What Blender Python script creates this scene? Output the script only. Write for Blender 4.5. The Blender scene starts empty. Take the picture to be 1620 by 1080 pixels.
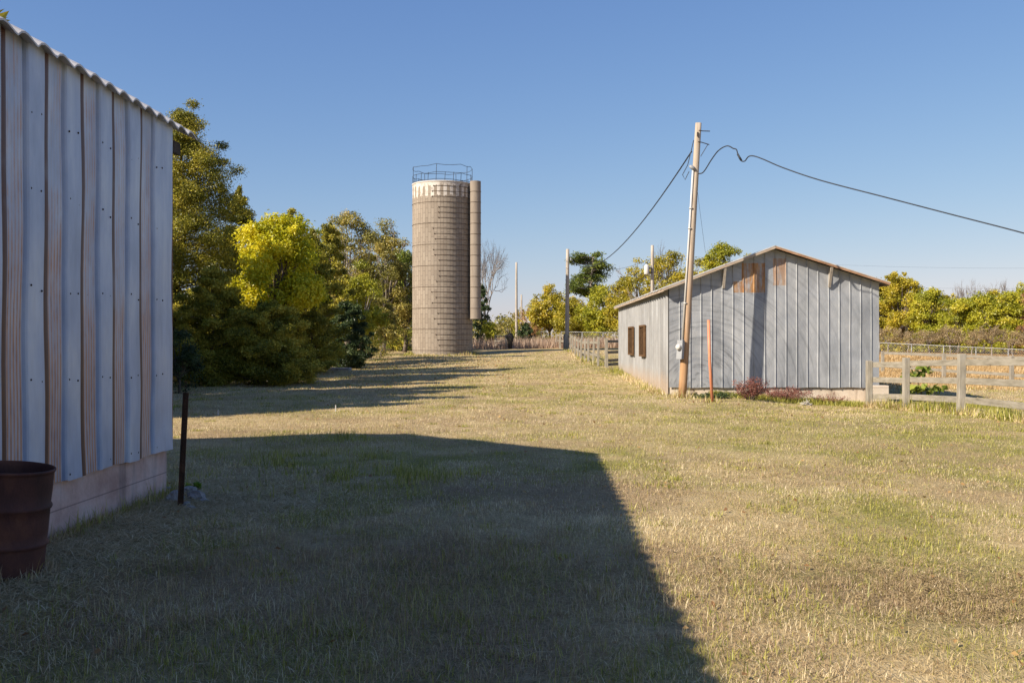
import bpy, math, random
import numpy as np
from mathutils import Vector

random.seed(5)
rng = np.random.default_rng(11)
scene = bpy.context.scene
COL = scene.collection
F = 1540.0                     # focal length in photograph pixels (1620 wide)
EYE = 1.6
AZ, EL = math.radians(33.5), math.radians(34.3)   # the way sunlight travels: azimuth from +X towards +Y, and elevation

# ------------------------------------------------------------------ terrain
CP = np.array([
 (0,3,0),(-3.6,10.3,0),(-3.7,7.9,.04),(1,14,0),(-5,18,0),(5,18,0),(8,15,0),(0,25,0),(4.8,28,0),(-8,22,0),
 (4.77,29.4,0),(11.1,29.4,-.30),(10.2,27.8,-.30),(10.4,25.5,-.2),(10.4,22.7,-.09),(10.4,19,-.03),(14,15,0),
 (4.96,44.9,.2),(5,50,.3),(4.6,52,.4),(5,86,.87),(-5.2,76.6,.47),(-12.6,38,0),(-9,57,.15),(0,60,.36),(0,45,.12),(0,35,.03),
 (22,50,-.35),(22.8,60,-.3),(24.6,48,-.4),(34,90,.28),(43,82,-.3),(8.6,95,1.0),(0,120,1.0),(-30,100,.6),(60,150,.2),
 (0,300,1.2),(100,300,.5),(-100,300,1.),(0,900,1.2),(-15,20,0),(-20,0,0),(15,0,0),(0,-15,0),(-40,40,0),(40,30,-.4)], float)
def _uv(x, y):
    y = np.maximum(np.asarray(y, float), -10)
    return np.asarray(x)/(y+15)*3.0, np.log(y+15)*3.0
CPU, CPV = _uv(CP[:,0], CP[:,1])
def g(x, y):
    u, v = _uv(x, y)
    num = 0; den = 0
    for i in range(len(CP)):
        w = 1/(((u-CPU[i])**2+(v-CPV[i])**2)+.025)**2
        num = num + w*CP[i,2]; den = den + w
    return num/den
def hsh(ix, iy, s):
    h = (ix*374761393 + iy*668265263 + s*1442695041) & 0xffffffff
    h = ((h ^ (h >> 13))*1274126177) & 0xffffffff
    return ((h ^ (h >> 16)) & 0xffff)/65535.0
def vnoise(x, y, s=0):
    x = np.asarray(x, float); y = np.asarray(y, float)
    ix = np.floor(x).astype(np.int64); iy = np.floor(y).astype(np.int64)
    fx = x-ix; fy = y-iy; fx = fx*fx*(3-2*fx); fy = fy*fy*(3-2*fy)
    a = hsh(ix,iy,s); b = hsh(ix+1,iy,s); c = hsh(ix,iy+1,s); d = hsh(ix+1,iy+1,s)
    return (a*(1-fx)+b*fx)*(1-fy)+(c*(1-fx)+d*fx)*fy
def fbm(x, y, s=0, o=4):
    t = 0; a = .5; n = 0
    for k in range(o):
        t = t + a*vnoise(x*2**k, y*2**k, s+k*17); n += a; a *= .55
    return t/n
def ground_z(x, y):
    return g(x, y) + (fbm(np.asarray(x)*.9, np.asarray(y)*.9, 5, 3)-.5)*.07
def gz(x, y): return float(ground_z(np.array([x]), np.array([y]))[0])
def P(px, py, d):
    return Vector(((px-810)/F*d, d, EYE+(540-py)/F*d))
def G(px, py):
    d = 3.0
    while d < 400:
        p = P(px, py, d)
        if p.z <= float(g(np.array([p.x]), np.array([p.y]))[0]): break
        d *= 1.004
    return Vector((p.x, p.y, gz(p.x, p.y)))
def sstep(a, b, x):
    t = np.clip((x-a)/(b-a), 0, 1); return t*t*(3-2*t)
def blob(x, y, cx, cy, rx, ry): return np.exp(-((x-cx)/rx)**2-((y-cy)/ry)**2)
def zones(x, y):
    """(green, brown, orange-field) cover of the ground, 0..1 each"""
    n = fbm(x*.55+3, y*.42, 31, 4); n2 = fbm(x*1.7, y*1.5, 57, 3)
    gr = sstep(.42, .72, n*.5+n2*.55)*.62
    gr += .9*blob(x, y, 8.8, 28.6, 2.6, .55) + .8*blob(x, y, 11.5, 24.5, 1.6, 2.2)+.7*blob(x, y, 4.6, 46, .7, 3)
    gr += 1.3*n2*(.55*blob(x, y, -2.4, 13, 1.9, 1.9)+.5*blob(x, y, -1.2, 33, 2., 2.5)+.4*blob(x, y, .6, 13, .8, 1.4))+.5*blob(x, y, 3.6, 9.2, .9, .7)
    gr += .4*blob(x, y, 5, 17, 4, 5) + .35*blob(x,y,-.3,6.3,.9,.9) + .7*blob(x,y,-9,80,4,3)
    br = .85*sstep(.25,.95, (blob(x, y, 2.9, 6.1, 1.3, .8)+.35*blob(x, y, 1.9, 6.9, .7, .5))*(.45+1.2*n2)+.5*(n-.5)) + .7*sstep(.5,.68,fbm(x*.8+9,y*.6,77,4))*.5
    br += (.3+.9*n2)*.9*blob(x, y, -1.0, 6.0, 2.0, 2.6) + .5*blob(x, y, -.5, 10.5, 1.8, 1.2) + .45*blob(x,y,-3.,17.5,3,1.5)
    # worn wheel tracks of the drive that runs up past the silo
    for off in (-.9, .9):
        cx = -3.2+off+.055*(y-38)+.0006*(y-38)**2
        t = np.exp(-((x-cx)/.5)**2)*sstep(30, 45, y)*(1-sstep(95, 110, y))
        gr = gr*(1-.98*t); br = br-.6*t
    dry = blob(x, y, -2.5, 19.5, 4.5, 2.2)
    gr = gr*(1-.75*dry)
    of = sstep(13, 15, x)*sstep(34, 46, y)*(1-sstep(200, 260, y))
    of = np.maximum(of, .6*sstep(88, 96, y)*(1-sstep(260,300,y)))
    return np.clip(gr,0,1), np.clip(br,0,1), np.clip(of,0,1)

# ------------------------------------------------------------------ node helpers
def new_mat(name):
    m = bpy.data.materials.new(name); m.use_nodes = True
    nt = m.node_tree; nt.nodes.clear()
    out = nt.nodes.new('ShaderNodeOutputMaterial')
    return m, nt, out
def nd(nt, typ, ins=None, **props):
    n = nt.nodes.new('ShaderNode'+typ)
    for k, v in props.items(): setattr(n, k, v)
    for k, v in (ins or {}).items():
        s = n.inputs[k]
        if hasattr(v, 'is_linked') and hasattr(v, 'node'): nt.links.new(v, s)
        else: s.default_value = v
    return n
def c4(c): return (c[0], c[1], c[2], 1)
def mix(nt, f, a, b, typ='MIX'):
    n = nt.nodes.new('ShaderNodeMix'); n.data_type = 'RGBA'; n.blend_type = typ
    for i, v in ((0, f), (6, a), (7, b)):
        if hasattr(v, 'node'): nt.links.new(v, n.inputs[i])
        elif i == 0: n.inputs[0].default_value = v
        else: n.inputs[i].default_value = c4(v)
    return n.outputs[2]
def math_(nt, op, a, b=0., c=0., clamp=False):
    n = nt.nodes.new('ShaderNodeMath'); n.operation = op; n.use_clamp = clamp
    for i, v in enumerate((a, b, c)):
        if hasattr(v, 'node'): nt.links.new(v, n.inputs[i])
        else: n.inputs[i].default_value = v
    return n.outputs[0]
def ramp(nt, f, stops, interp='LINEAR'):
    n = nt.nodes.new('ShaderNodeValToRGB'); n.color_ramp.interpolation = interp
    e = n.color_ramp.elements
    while len(e) < len(stops): e.new(.5)
    for k, (p, c) in enumerate(stops):
        e[k].position = p; e[k].color = c4(c) if not isinstance(c, (int, float)) else (c, c, c, 1)
    nt.links.new(f, n.inputs[0]); return n.outputs[0]
def mapped(nt, scale=(1,1,1), src=None):
    if src is None: src = nd(nt, 'NewGeometry').outputs['Position']
    return nd(nt, 'Mapping', {'Vector': src, 'Scale': scale}).outputs[0]
def noise(nt, vec, scale, detail=4, rough=.55, out='Fac'):
    return nd(nt, 'TexNoise', {'Vector': vec, 'Scale': scale, 'Detail': detail, 'Roughness': rough}).outputs[out]
def bump(nt, h, strength=.3, dist=.02):
    return nd(nt, 'Bump', {'Height': h, 'Strength': strength, 'Distance': dist}).outputs[0]
def bsdf(nt, out, color, rough=.8, metal=0., normal=None, spec=.3):
    ins = {'Roughness': rough, 'Metallic': metal, 'Specular IOR Level': spec}
    ins['Base Color'] = color if hasattr(color, 'node') else c4(color)
    if normal is not None: ins['Normal'] = normal
    b = nd(nt, 'BsdfPrincipled', ins)
    nt.links.new(b.outputs[0], out.inputs[0]); return b

def m_noisy(name, cols, scale=(3,3,3), rough=.85, metal=0., bstr=.3, bd=.01, detail=5, spec=.25, fine=20):
    m, nt, out = new_mat(name)
    v = mapped(nt, scale); n = noise(nt, v, 1, detail)
    col = ramp(nt, n, [(.25+.5*i/(len(cols)-1), c) for i, c in enumerate(cols)])
    n2 = noise(nt, v, fine, 3)
    col = mix(nt, .5, col, ramp(nt, n2, [(.2, .55), (.8, 1.0)]), 'MULTIPLY')
    bsdf(nt, out, col, rough, metal, bump(nt, n2, bstr, bd), spec); return m

# ------------------------------------------------------------------ mesh helpers
def np_obj(name, V, Fc, mat, parent=None, smooth=False, attrs=None, colors=None):
    V = np.asarray(V, np.float32)
    if parent is not None: V = V - np.array(parent.matrix_basis.translation if parent.type == 'EMPTY' else parent['origin'], np.float32)
    me = bpy.data.meshes.new(name)
    me.vertices.add(len(V)); me.vertices.foreach_set('co', V.ravel())
    fl = Fc if isinstance(Fc, list) else [Fc]
    tot = sum(f.size for f in fl); np_ = sum(len(f) for f in fl)
    me.loops.add(tot); me.polygons.add(np_)
    me.loops.foreach_set('vertex_index', np.concatenate([f.ravel() for f in fl]).astype(np.int32))
    sizes = np.concatenate([np.full(len(f), f.shape[1], np.int32) for f in fl])
    me.polygons.foreach_set('loop_start', np.concatenate([[0], np.cumsum(sizes)[:-1]]).astype(np.int32))
    me.update(calc_edges=True); me.validate()
    for k, a in (attrs or {}).items():
        me.attributes.new(k, 'FLOAT', 'POINT').data.foreach_set('value', np.asarray(a, np.float32))
    if colors is not None:
        me.attributes.new('cov', 'FLOAT_COLOR', 'POINT').data.foreach_set('color', np.asarray(colors, np.float32).ravel())
    me.polygons.foreach_set('use_smooth', np.full(np_, bool(smooth)))
    me.materials.append(mat)
    o = bpy.data.objects.new(name, me); COL.objects.link(o)
    if parent is not None: o.parent = parent
    return o
class MB:
    def __init__(s): s.v = []; s.f = []; s.uv = []
    def add(s, vs, fs):
        b = len(s.v); s.v += [tuple(v) for v in vs]; s.f += [tuple(b+i for i in f) for f in fs]
    def box(s, c, size, ax=None, bev=0):
        c = Vector(c); X, Y, Z = ax or (Vector((1,0,0)), Vector((0,1,0)), Vector((0,0,1)))
        h = [d/2 for d in size]
        vs = [c+X*(i*h[0])+Y*(j*h[1])+Z*(k*h[2]) for k in (-1,1) for j in (-1,1) for i in (-1,1)]
        s.add(vs, [(0,2,3,1),(4,5,7,6),(0,1,5,4),(2,6,7,3),(0,4,6,2),(1,3,7,5)])
    def beam(s, a, b, w, h, up=(0,0,1), jit=0):
        a = Vector(a); b = Vector(b); Z = (b-a); L = Z.length; Z.normalize()
        X = Z.cross(Vector(up)); 
        if X.length < 1e-4: X = Vector((1,0,0))
        X.normalize(); Y = X.cross(Z)
        s.box((a+b)/2, (w, h, L), (X, Y, Z))
    def tube(s, pts, rad, n=6, cap=True):
        pts = [Vector(p) for p in pts]
        if not hasattr(rad, '__len__'): rad = [rad]*len(pts)
        rings = []; ref = None
        for i, p in enumerate(pts):
            t = (pts[min(i+1, len(pts)-1)]-pts[max(i-1, 0)]).normalized()
            if ref is None: ref = Vector((1,0,0)) if abs(t.x) < .9 else Vector((0,1,0))
            X = (ref-t*ref.dot(t)).normalized(); ref = X; Y = t.cross(X)
            rings.append([p+(X*math.cos(2*math.pi*k/n)+Y*math.sin(2*math.pi*k/n))*rad[i] for k in range(n)])
        vs = [v for r in rings for v in r]; fs = []
        for i in range(len(pts)-1):
            for k in range(n):
                fs.append((i*n+k, i*n+(k+1) % n, (i+1)*n+(k+1) % n, (i+1)*n+k))
        if cap:
            fs.append(tuple(range(n))[::-1]); fs.append(tuple((len(pts)-1)*n+k for k in range(n)))
        s.add(vs, fs)
    def lathe(s, c, prof, n=32, ax=None, close=False):
        c = Vector(c); X, Y, Z = ax or (Vector((1,0,0)), Vector((0,1,0)), Vector((0,0,1)))
        m = len(prof); vs = []
        for r, h in prof:
            for k in range(n):
                a = 2*math.pi*k/n; vs.append(c+X*(r*math.cos(a))+Y*(r*math.sin(a))+Z*h)
        fs = [(i*n+k, i*n+(k+1) % n, (i+1)*n+(k+1) % n, (i+1)*n+k) for i in range(m-1) for k in range(n)]
        s.add(vs, fs)
    def build(s, name, mat, parent=None, smooth=False, bevel=0):
        off = Vector((0,0,0))
        if parent is not None: off = world_loc(parent)
        me = bpy.data.meshes.new(name)
        me.from_pydata([Vector(v)-off for v in s.v], [], s.f); me.update()
        if smooth: me.polygons.foreach_set('use_smooth', np.ones(len(me.polygons), bool))
        me.materials.append(mat)
        o = bpy.data.objects.new(name, me); COL.objects.link(o)
        if parent is not None: o.parent = parent
        if bevel:
            b = o.modifiers.new('bevel', 'BEVEL'); b.width = bevel; b.segments = 2; b.limit_method = 'ANGLE'
        return o
def world_loc(o):
    v = Vector((0,0,0))
    while o is not None: v += o.location; o = o.parent
    return v
def tag(o, label, cat, group=None, kind=None):
    if label: o['label'] = label
    if cat: o['category'] = cat
    if group: o['group'] = group
    if kind: o['kind'] = kind
    return o
def thing(name, loc, label, cat, group=None):
    o = bpy.data.objects.new(name, None); COL.objects.link(o)
    o.location = loc; o.empty_display_size = .2
    return tag(o, label, cat, group)

# ------------------------------------------------------------------ camera, sun, sky
cd = bpy.data.cameras.new('camera'); cam = bpy.data.objects.new('camera', cd); COL.objects.link(cam)
cam.location = (0, 0, EYE); cam.rotation_euler = (math.pi/2, 0, 0)
cd.sensor_width = 36; cd.lens = 36*F/1620; cd.clip_end = 5000
scene.camera = cam
sd = bpy.data.lights.new('sun', 'SUN'); sun = bpy.data.objects.new('sun', sd); COL.objects.link(sun)
D = Vector((math.cos(EL)*math.cos(AZ), math.cos(EL)*math.sin(AZ), -math.sin(EL)))
sun.rotation_euler = D.to_track_quat('-Z', 'Y').to_euler(); sun.location = -D*50+Vector((0,30,0))
sd.energy = 3.75; sd.angle = math.radians(.55); sd.color = (1, .89, .74)
w = bpy.data.worlds.new('World'); scene.world = w; w.use_nodes = True
wn = w.node_tree
sky = wn.nodes.new('ShaderNodeTexSky'); sky.sky_type = 'NISHITA'; sky.sun_disc = False
sky.sun_elevation = EL; sky.sun_rotation = math.atan2(-D.x, -D.y)
sky.air_density = 1.0; sky.dust_density = .35; sky.ozone_density = 2.0
# the sky's own radiance, gently compressed per channel so that its horizon keeps some blue
EXPO = 1.14
sp = wn.nodes.new('ShaderNodeSeparateColor'); wn.links.new(sky.outputs[0], sp.inputs[0])
cb = wn.nodes.new('ShaderNodeCombineColor')
def wm(op, a, b):
    n = wn.nodes.new('ShaderNodeMath'); n.operation = op
    for i, v in enumerate((a, b)):
        if hasattr(v, 'node'): wn.links.new(v, n.inputs[i])
        else: n.inputs[i].default_value = v
    return n.outputs[0]
for i, (a, b) in enumerate(((.77, .0), (1.01, .55), (1.92, 1.75))):
    wn.links.new(wm('DIVIDE', wm('MULTIPLY', sp.outputs[i], a), wm('ADD', wm('MULTIPLY', sp.outputs[i], b*.11), 1.)), cb.inputs[i])
bg = wn.nodes['Background']; wn.links.new(cb.outputs[0], bg.inputs[0]); bg.inputs[1].default_value = .133/2**EXPO
scene.view_settings.view_transform = 'Standard'; scene.view_settings.look = 'None'
scene.view_settings.exposure = EXPO; scene.view_settings.gamma = 1

# ------------------------------------------------------------------ materials
def m_ground():
    m, nt, out = new_mat('dry_lawn_soil')
    a = nd(nt, 'VertexColor', layer_name='cov')
    sep = nd(nt, 'SeparateColor', {'Color': a.outputs[0]})
    v = mapped(nt)
    n1 = noise(nt, v, 3.0, 6, .65); n2 = noise(nt, v, 26, 4, .7); n3 = noise(nt, mapped(nt, (60, 14, 30)), 1, 3, .7)
    dry = ramp(nt, n1, [(.25, (.38, .275, .135)), (.5, (.52, .395, .205)), (.75, (.62, .495, .285))])
    grn = ramp(nt, n2, [(.25, (.14, .14, .03)), (.75, (.34, .31, .095))])
    brn = ramp(nt, n2, [(.25, (.20, .13, .075)), (.75, (.38, .265, .16))])
    org = ramp(nt, n3, [(.25, (.25, .135, .045)), (.75, (.46, .29, .115))])
    gf = math_(nt, 'MULTIPLY', sep.outputs[0], ramp(nt, n1, [(.3, .5), (.6, 1.0)]))
    col = mix(nt, sep.outputs[1], dry, brn); col = mix(nt, gf, col, grn); col = mix(nt, sep.outputs[2], col, org)
    sp = ramp(nt, n2, [(.34, .38), (.56, 1.0)])  # dark specks put the shade between grass blades into the soil colour
    col = mix(nt, .45, col, sp, 'MULTIPLY')
    col = mix(nt, .5, col, ramp(nt, n3, [(.3, .6), (.6, 1.0)]), 'MULTIPLY')
    h = math_(nt, 'ADD', n2, n3)
    bsdf(nt, out, col, .95, 0, bump(nt, h, .6, .04), .1); return m
def m_blade(name):
    m, nt, out = new_mat(name)
    a = nd(nt, 'VertexColor', layer_name='cov').outputs[0]
    d = nd(nt, 'BsdfDiffuse', {'Color': a}); t = nd(nt, 'BsdfTranslucent', {'Color': a})
    gl = nd(nt, 'BsdfGlossy', {'Color': (.8,.8,.8,1), 'Roughness': .45})
    ms = nd(nt, 'MixShader', {0: .3, 1: d.outputs[0], 2: t.outputs[0]})
    ms2 = nd(nt, 'MixShader', {0: .03, 1: ms.outputs[0], 2: gl.outputs[0]})
    nt.links.new(ms2.outputs[0], out.inputs[0]); return m
def m_leaf(name, stops, trans=.3, gloss=.03):
    m, nt, out = new_mat(name)
    a = nd(nt, 'Attribute', attribute_name='v').outputs['Fac']
    col = ramp(nt, a, [(p, tuple(min(.8, 1.25*q) for q in c)) for p, c in stops])
    d = nd(nt, 'BsdfDiffuse', {'Color': col}); t = nd(nt, 'BsdfTranslucent', {'Color': col})
    gl = nd(nt, 'BsdfGlossy', {'Color': (.8,.8,.8,1), 'Roughness': .4})
    ms = nd(nt, 'MixShader', {0: trans, 1: d.outputs[0], 2: t.outputs[0]})
    ms2 = nd(nt, 'MixShader', {0: gloss, 1: ms.outputs[0], 2: gl.outputs[0]})
    nt.links.new(ms2.outputs[0], out.inputs[0]); return m
LEAF = {
 'cedar': m_leaf('cedar_foliage', [(0,(.055,.065,.01)),(.35,(.18,.175,.02)),(.7,(.38,.325,.04)),(1,(.52,.43,.07))], .15),
 'bluecedar': m_leaf('blue_green_cedar', [(0,(.02,.035,.014)),(.5,(.045,.07,.026)),(1,(.10,.13,.04))], .15),
 'mulberry': m_leaf('yellow_green_leaves', [(0,(.18,.22,.012)),(.35,(.44,.42,.016)),(.7,(.64,.55,.025)),(1,(.74,.57,.05))], .4),
 'olive': m_leaf('olive_leaves', [(0,(.10,.10,.02)),(.5,(.23,.21,.045)),(.85,(.36,.29,.07)),(1,(.42,.31,.10))], .3),
 'green': m_leaf('mid_green_leaves', [(0,(.07,.10,.014)),(.5,(.17,.21,.03)),(1,(.32,.33,.06))], .3),
 'gold': m_leaf('golden_leaves', [(0,(.13,.13,.012)),(.45,(.31,.27,.025)),(.8,(.46,.37,.035)),(1,(.55,.38,.045))], .35),
 'hedge': m_leaf('yellowing_hedge_leaves', [(0,(.13,.15,.014)),(.45,(.29,.29,.024)),(.8,(.44,.40,.034)),(1,(.52,.42,.045))], .35),
 'brush': m_leaf('brown_brush_twigs', [(0,(.13,.095,.05)),(.5,(.27,.20,.105)),(1,(.40,.31,.17))], .15),
 'rust': m_leaf('rusty_autumn_leaves', [(0,(.17,.09,.04)),(.5,(.30,.17,.07)),(1,(.38,.25,.10))], .3),
 'pine': m_leaf('pine_needles', [(0,(.04,.06,.012)),(.5,(.11,.14,.022)),(1,(.22,.235,.04))], .15),
 'weed': m_leaf('bright_weed_leaves', [(0,(.07,.12,.012)),(.5,(.15,.24,.02)),(1,(.26,.36,.04))], .35),
 'redweed': m_leaf('reddish_weed_leaves', [(0,(.10,.035,.03)),(.5,(.22,.09,.07)),(1,(.33,.17,.12))], .25),
}
M_BARK = m_noisy('bark', [(.10,.075,.055), (.20,.16,.125)], (9,9,2.5), .95, bstr=.6)
M_GREYBARK = m_noisy('grey_limbs', [(.22,.18,.15), (.36,.31,.27)], (9,9,2.5), .95, bstr=.5)
M_BLADE = m_blade('grass_blades')

def m_shed():
    """blue-grey galvanised sheet; every second pan rusted in fine vertical stripes"""
    m, nt, out = new_mat('weathered_galvanised_siding')
    u = nd(nt, 'Attribute', attribute_name='u').outputs['Fac']       # metres along the wall
    hgt = nd(nt, 'SeparateXYZ', {0: nd(nt, 'NewGeometry').outputs['Position']}).outputs[2]
    pan = nd(nt, 'Attribute', attribute_name='pan').outputs['Fac']   # 1 on rusted pans
    edge = nd(nt, 'Attribute', attribute_name='edge').outputs['Fac'] # 1 on the rusted fold
    cmb = nd(nt, 'CombineXYZ', {0: u, 1: 0., 2: hgt}).outputs[0]
    n1 = noise(nt, mapped(nt, (3, 1, .9), cmb), 1, 5, .6)
    nst = noise(nt, mapped(nt, (60, 1, .8), cmb), 1, 3, .6)
    nf = noise(nt, mapped(nt, (26, 1, 5), cmb), 1, 4, .6)
    base = ramp(nt, n1, [(.28, (.31, .37, .49)), (.5, (.44, .505, .63)), (.72, (.60, .65, .72))])
    base = mix(nt, .35, base, ramp(nt, nf, [(.3, .7), (.7, 1.0)]), 'MULTIPLY')
    rust = ramp(nt, nf, [(.25, (.20, .07, .02)), (.5, (.48, .21, .075)), (.75, (.58, .36, .19))])
    stripe = math_(nt, 'MULTIPLY_ADD', math_(nt, 'SINE', math_(nt, 'MULTIPLY', u, 2*math.pi/.046)), .5, .5)
    stripe = math_(nt, 'POWER', stripe, 1.7)
    blot = noise(nt, mapped(nt, (7, 1, 3.0), cmb), 1, 6, .75)
    band = noise(nt, mapped(nt, (1.2, 1, .75), cmb), 1, 3, .6)
    top = nd(nt, 'MapRange', {0: hgt, 1: 1.0, 2: 3.5, 3: .10, 4: -.17}).outputs[0]
    rf = math_(nt, 'ADD', math_(nt, 'ADD', math_(nt, 'MULTIPLY', band, .5), math_(nt, 'MULTIPLY', blot, .5)), math_(nt, 'MULTIPLY_ADD', nst, .35, -.175))
    rf = math_(nt, 'ADD', rf, top)
    rf = nd(nt, 'MapRange', {0: rf, 1: .345, 2: .54, 3: .0, 4: 1.0}).outputs[0]
    rf = math_(nt, 'MULTIPLY', rf, math_(nt, 'MULTIPLY_ADD', stripe, .75, .25), clamp=True)
    rf = math_(nt, 'MULTIPLY', rf, pan)
    ef = math_(nt, 'MULTIPLY', edge, nd(nt, 'MapRange', {0: math_(nt, 'ADD', band, math_(nt, 'MULTIPLY', top, .6)), 1: .12, 2: .38, 3: .2, 4: 1.}).outputs[0])
    tan = mix(nt, math_(nt, 'MULTIPLY', math_(nt, 'MULTIPLY', pan, stripe), .22), base, (.50, .42, .34))
    col = mix(nt, rf, tan, rust); col = mix(nt, ef, col, (.085, .03, .014))
    rg = math_(nt, 'MULTIPLY_ADD', nf, .25, .36)
    mt = math_(nt, 'MULTIPLY_ADD', math_(nt, 'MAXIMUM', rf, ef), -.2, .25)
    bsdf(nt, out, col, rg, mt, bump(nt, math_(nt, 'ADD', nf, math_(nt, 'MULTIPLY', n1, 3)), .12, .02), .4)
    return m
def m_roofmetal(name, a, b, rustamt):
    m, nt, out = new_mat(name)
    v = mapped(nt); n1 = noise(nt, v, 1.6, 6, .65); n2 = noise(nt, v, 14, 4, .65)
    base = ramp(nt, n2, [(.3, a), (.7, b)])
    f = nd(nt, 'MapRange', {0: math_(nt, 'ADD', n1, math_(nt, 'MULTIPLY_ADD', n2, .4, -.2)), 1: .62-rustamt, 2: .75-rustamt, 3: 0., 4: .9}).outputs[0]
    rust = ramp(nt, n2, [(.3, (.17, .065, .025)), (.7, (.36, .18, .08))])
    bsdf(nt, out, mix(nt, f, base, rust), .55, .2, bump(nt, n2, .2, .01), .35); return m
def m_gable():
    m, nt, out = new_mat('scuffed_grey_gable_sheets')
    pos = nd(nt, 'NewGeometry').outputs['Position']
    s = nd(nt, 'SeparateXYZ', {0: pos}); X, Z = s.outputs[0], s.outputs[2]
    n1 = noise(nt, mapped(nt, (1.3, 1, .9)), 1, 6, .62); n2 = noise(nt, mapped(nt, (9, 1, 3)), 1, 5, .65)
    base = ramp(nt, n1, [(.28, (.27, .285, .305)), (.5, (.38, .395, .415)), (.72, (.49, .50, .51))])
    # each sheet weathered a little differently
    cell = math_(nt, 'FLOOR', math_(nt, 'DIVIDE', math_(nt, 'SUBTRACT', X, 4.77), .3233))
    wn_ = nd(nt, 'TexWhiteNoise', {'W': cell}, noise_dimensions='1D').outputs[0]
    base = mix(nt, .5, base, ramp(nt, wn_, [(0, .72), (1, 1.0)]), 'MULTIPLY')
    # curved rub marks
    dx = math_(nt, 'SUBTRACT', X, 5.7); dz = math_(nt, 'SUBTRACT', Z, .1)
    r = math_(nt, 'POWER', math_(nt, 'ADD', math_(nt, 'POWER', dx, 2.), math_(nt, 'POWER', dz, 2.)), .5)
    th = math_(nt, 'ARCTAN2', dz, dx)
    na = noise(nt, nd(nt, 'CombineXYZ', {0: math_(nt, 'MULTIPLY', r, 9.), 1: math_(nt, 'MULTIPLY', th, 1.6), 2: 0.}).outputs[0], 1, 5, .62)
    arcw = nd(nt, 'MapRange', {0: X, 1: 5.2, 2: 10.8, 3: 1., 4: .25}).outputs[0]
    arc = math_(nt, 'MULTIPLY', nd(nt, 'MapRange', {0: na, 1: .5, 2: .68, 3: 0., 4: .75}).outputs[0], arcw)
    col = mix(nt, arc, base, (.12, .125, .135))
    arc2 = math_(nt, 'MULTIPLY', nd(nt, 'MapRange', {0: na, 1: .46, 2: .3, 3: 0., 4: .55}).outputs[0], arcw)
    col = mix(nt, arc2, col, (.47, .46, .45))
    # two rusted panels under the ridge, above the lap seam
    def inr(v, a, b): return math_(nt, 'MULTIPLY', math_(nt, 'GREATER_THAN', v, a), math_(nt, 'LESS_THAN', v, b))
    p1 = math_(nt, 'MAXIMUM', math_(nt, 'MULTIPLY', inr(X, 6.98, 7.68), inr(Z, 3.08, 3.98)), math_(nt, 'MULTIPLY', inr(X, 6.71, 7.0), inr(Z, 3.08, 3.42))); p2 = math_(nt, 'MULTIPLY', inr(X, 7.93, 8.32), inr(Z, 3.3, 4.12))
    seam = math_(nt, 'GREATER_THAN', Z, 3.06)
    rn = noise(nt, mapped(nt, (11, 1, 1.7)), 1, 6, .7)
    pf = math_(nt, 'MULTIPLY', math_(nt, 'MAXIMUM', p1, math_(nt, 'MULTIPLY', p2, .7)), nd(nt, 'MapRange', {0: rn, 1: .36, 2: .56, 3: .12, 4: 1.}).outputs[0])
    col = mix(nt, math_(nt, 'MULTIPLY', seam, .25), col, (.38, .385, .39))
    col = mix(nt, pf, col, ramp(nt, n2, [(.3, (.30, .13, .045)), (.7, (.50, .30, .14))]))
    col = mix(nt, .4, col, ramp(nt, n2, [(.25, .7), (.7, 1.0)]), 'MULTIPLY')
    # rusty bottom edge stain of the right-hand sheet
    bsdf(nt, out, col, math_(nt, 'MULTIPLY_ADD', n2, .2, .42), .25, bump(nt, math_(nt, 'ADD', math_(nt, 'MULTIPLY', n1, 3), n2), .18, .02), .4)
    return m
def m_sidewall():
    m, nt, out = new_mat('pale_corrugated_side_sheets')
    n1 = noise(nt, mapped(nt, (1, .9, .8)), 1, 5, .6); n2 = noise(nt, mapped(nt, (1, 3.2, .35)), 1.0, 3, .6)
    base = ramp(nt, n1, [(.3, (.30, .295, .29)), (.55, (.38, .38, .38)), (.75, (.45, .455, .46))])
    base = mix(nt, .55, base, ramp(nt, n2, [(.35, .62), (.6, 1.0)]), 'MULTIPLY')
    Z = nd(nt, 'SeparateXYZ', {0: nd(nt, 'NewGeometry').outputs['Position']}).outputs[2]
    low = nd(nt, 'MapRange', {0: math_(nt, 'ADD', Z, math_(nt, 'MULTIPLY', n2, .5)), 1: .5, 2: .95, 3: .6, 4: 0.}).outputs[0]
    col = mix(nt, low, base, (.42, .30, .20))
    bsdf(nt, out, col, .5, .2, bump(nt, n2, .1, .01), .35); return m
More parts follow.
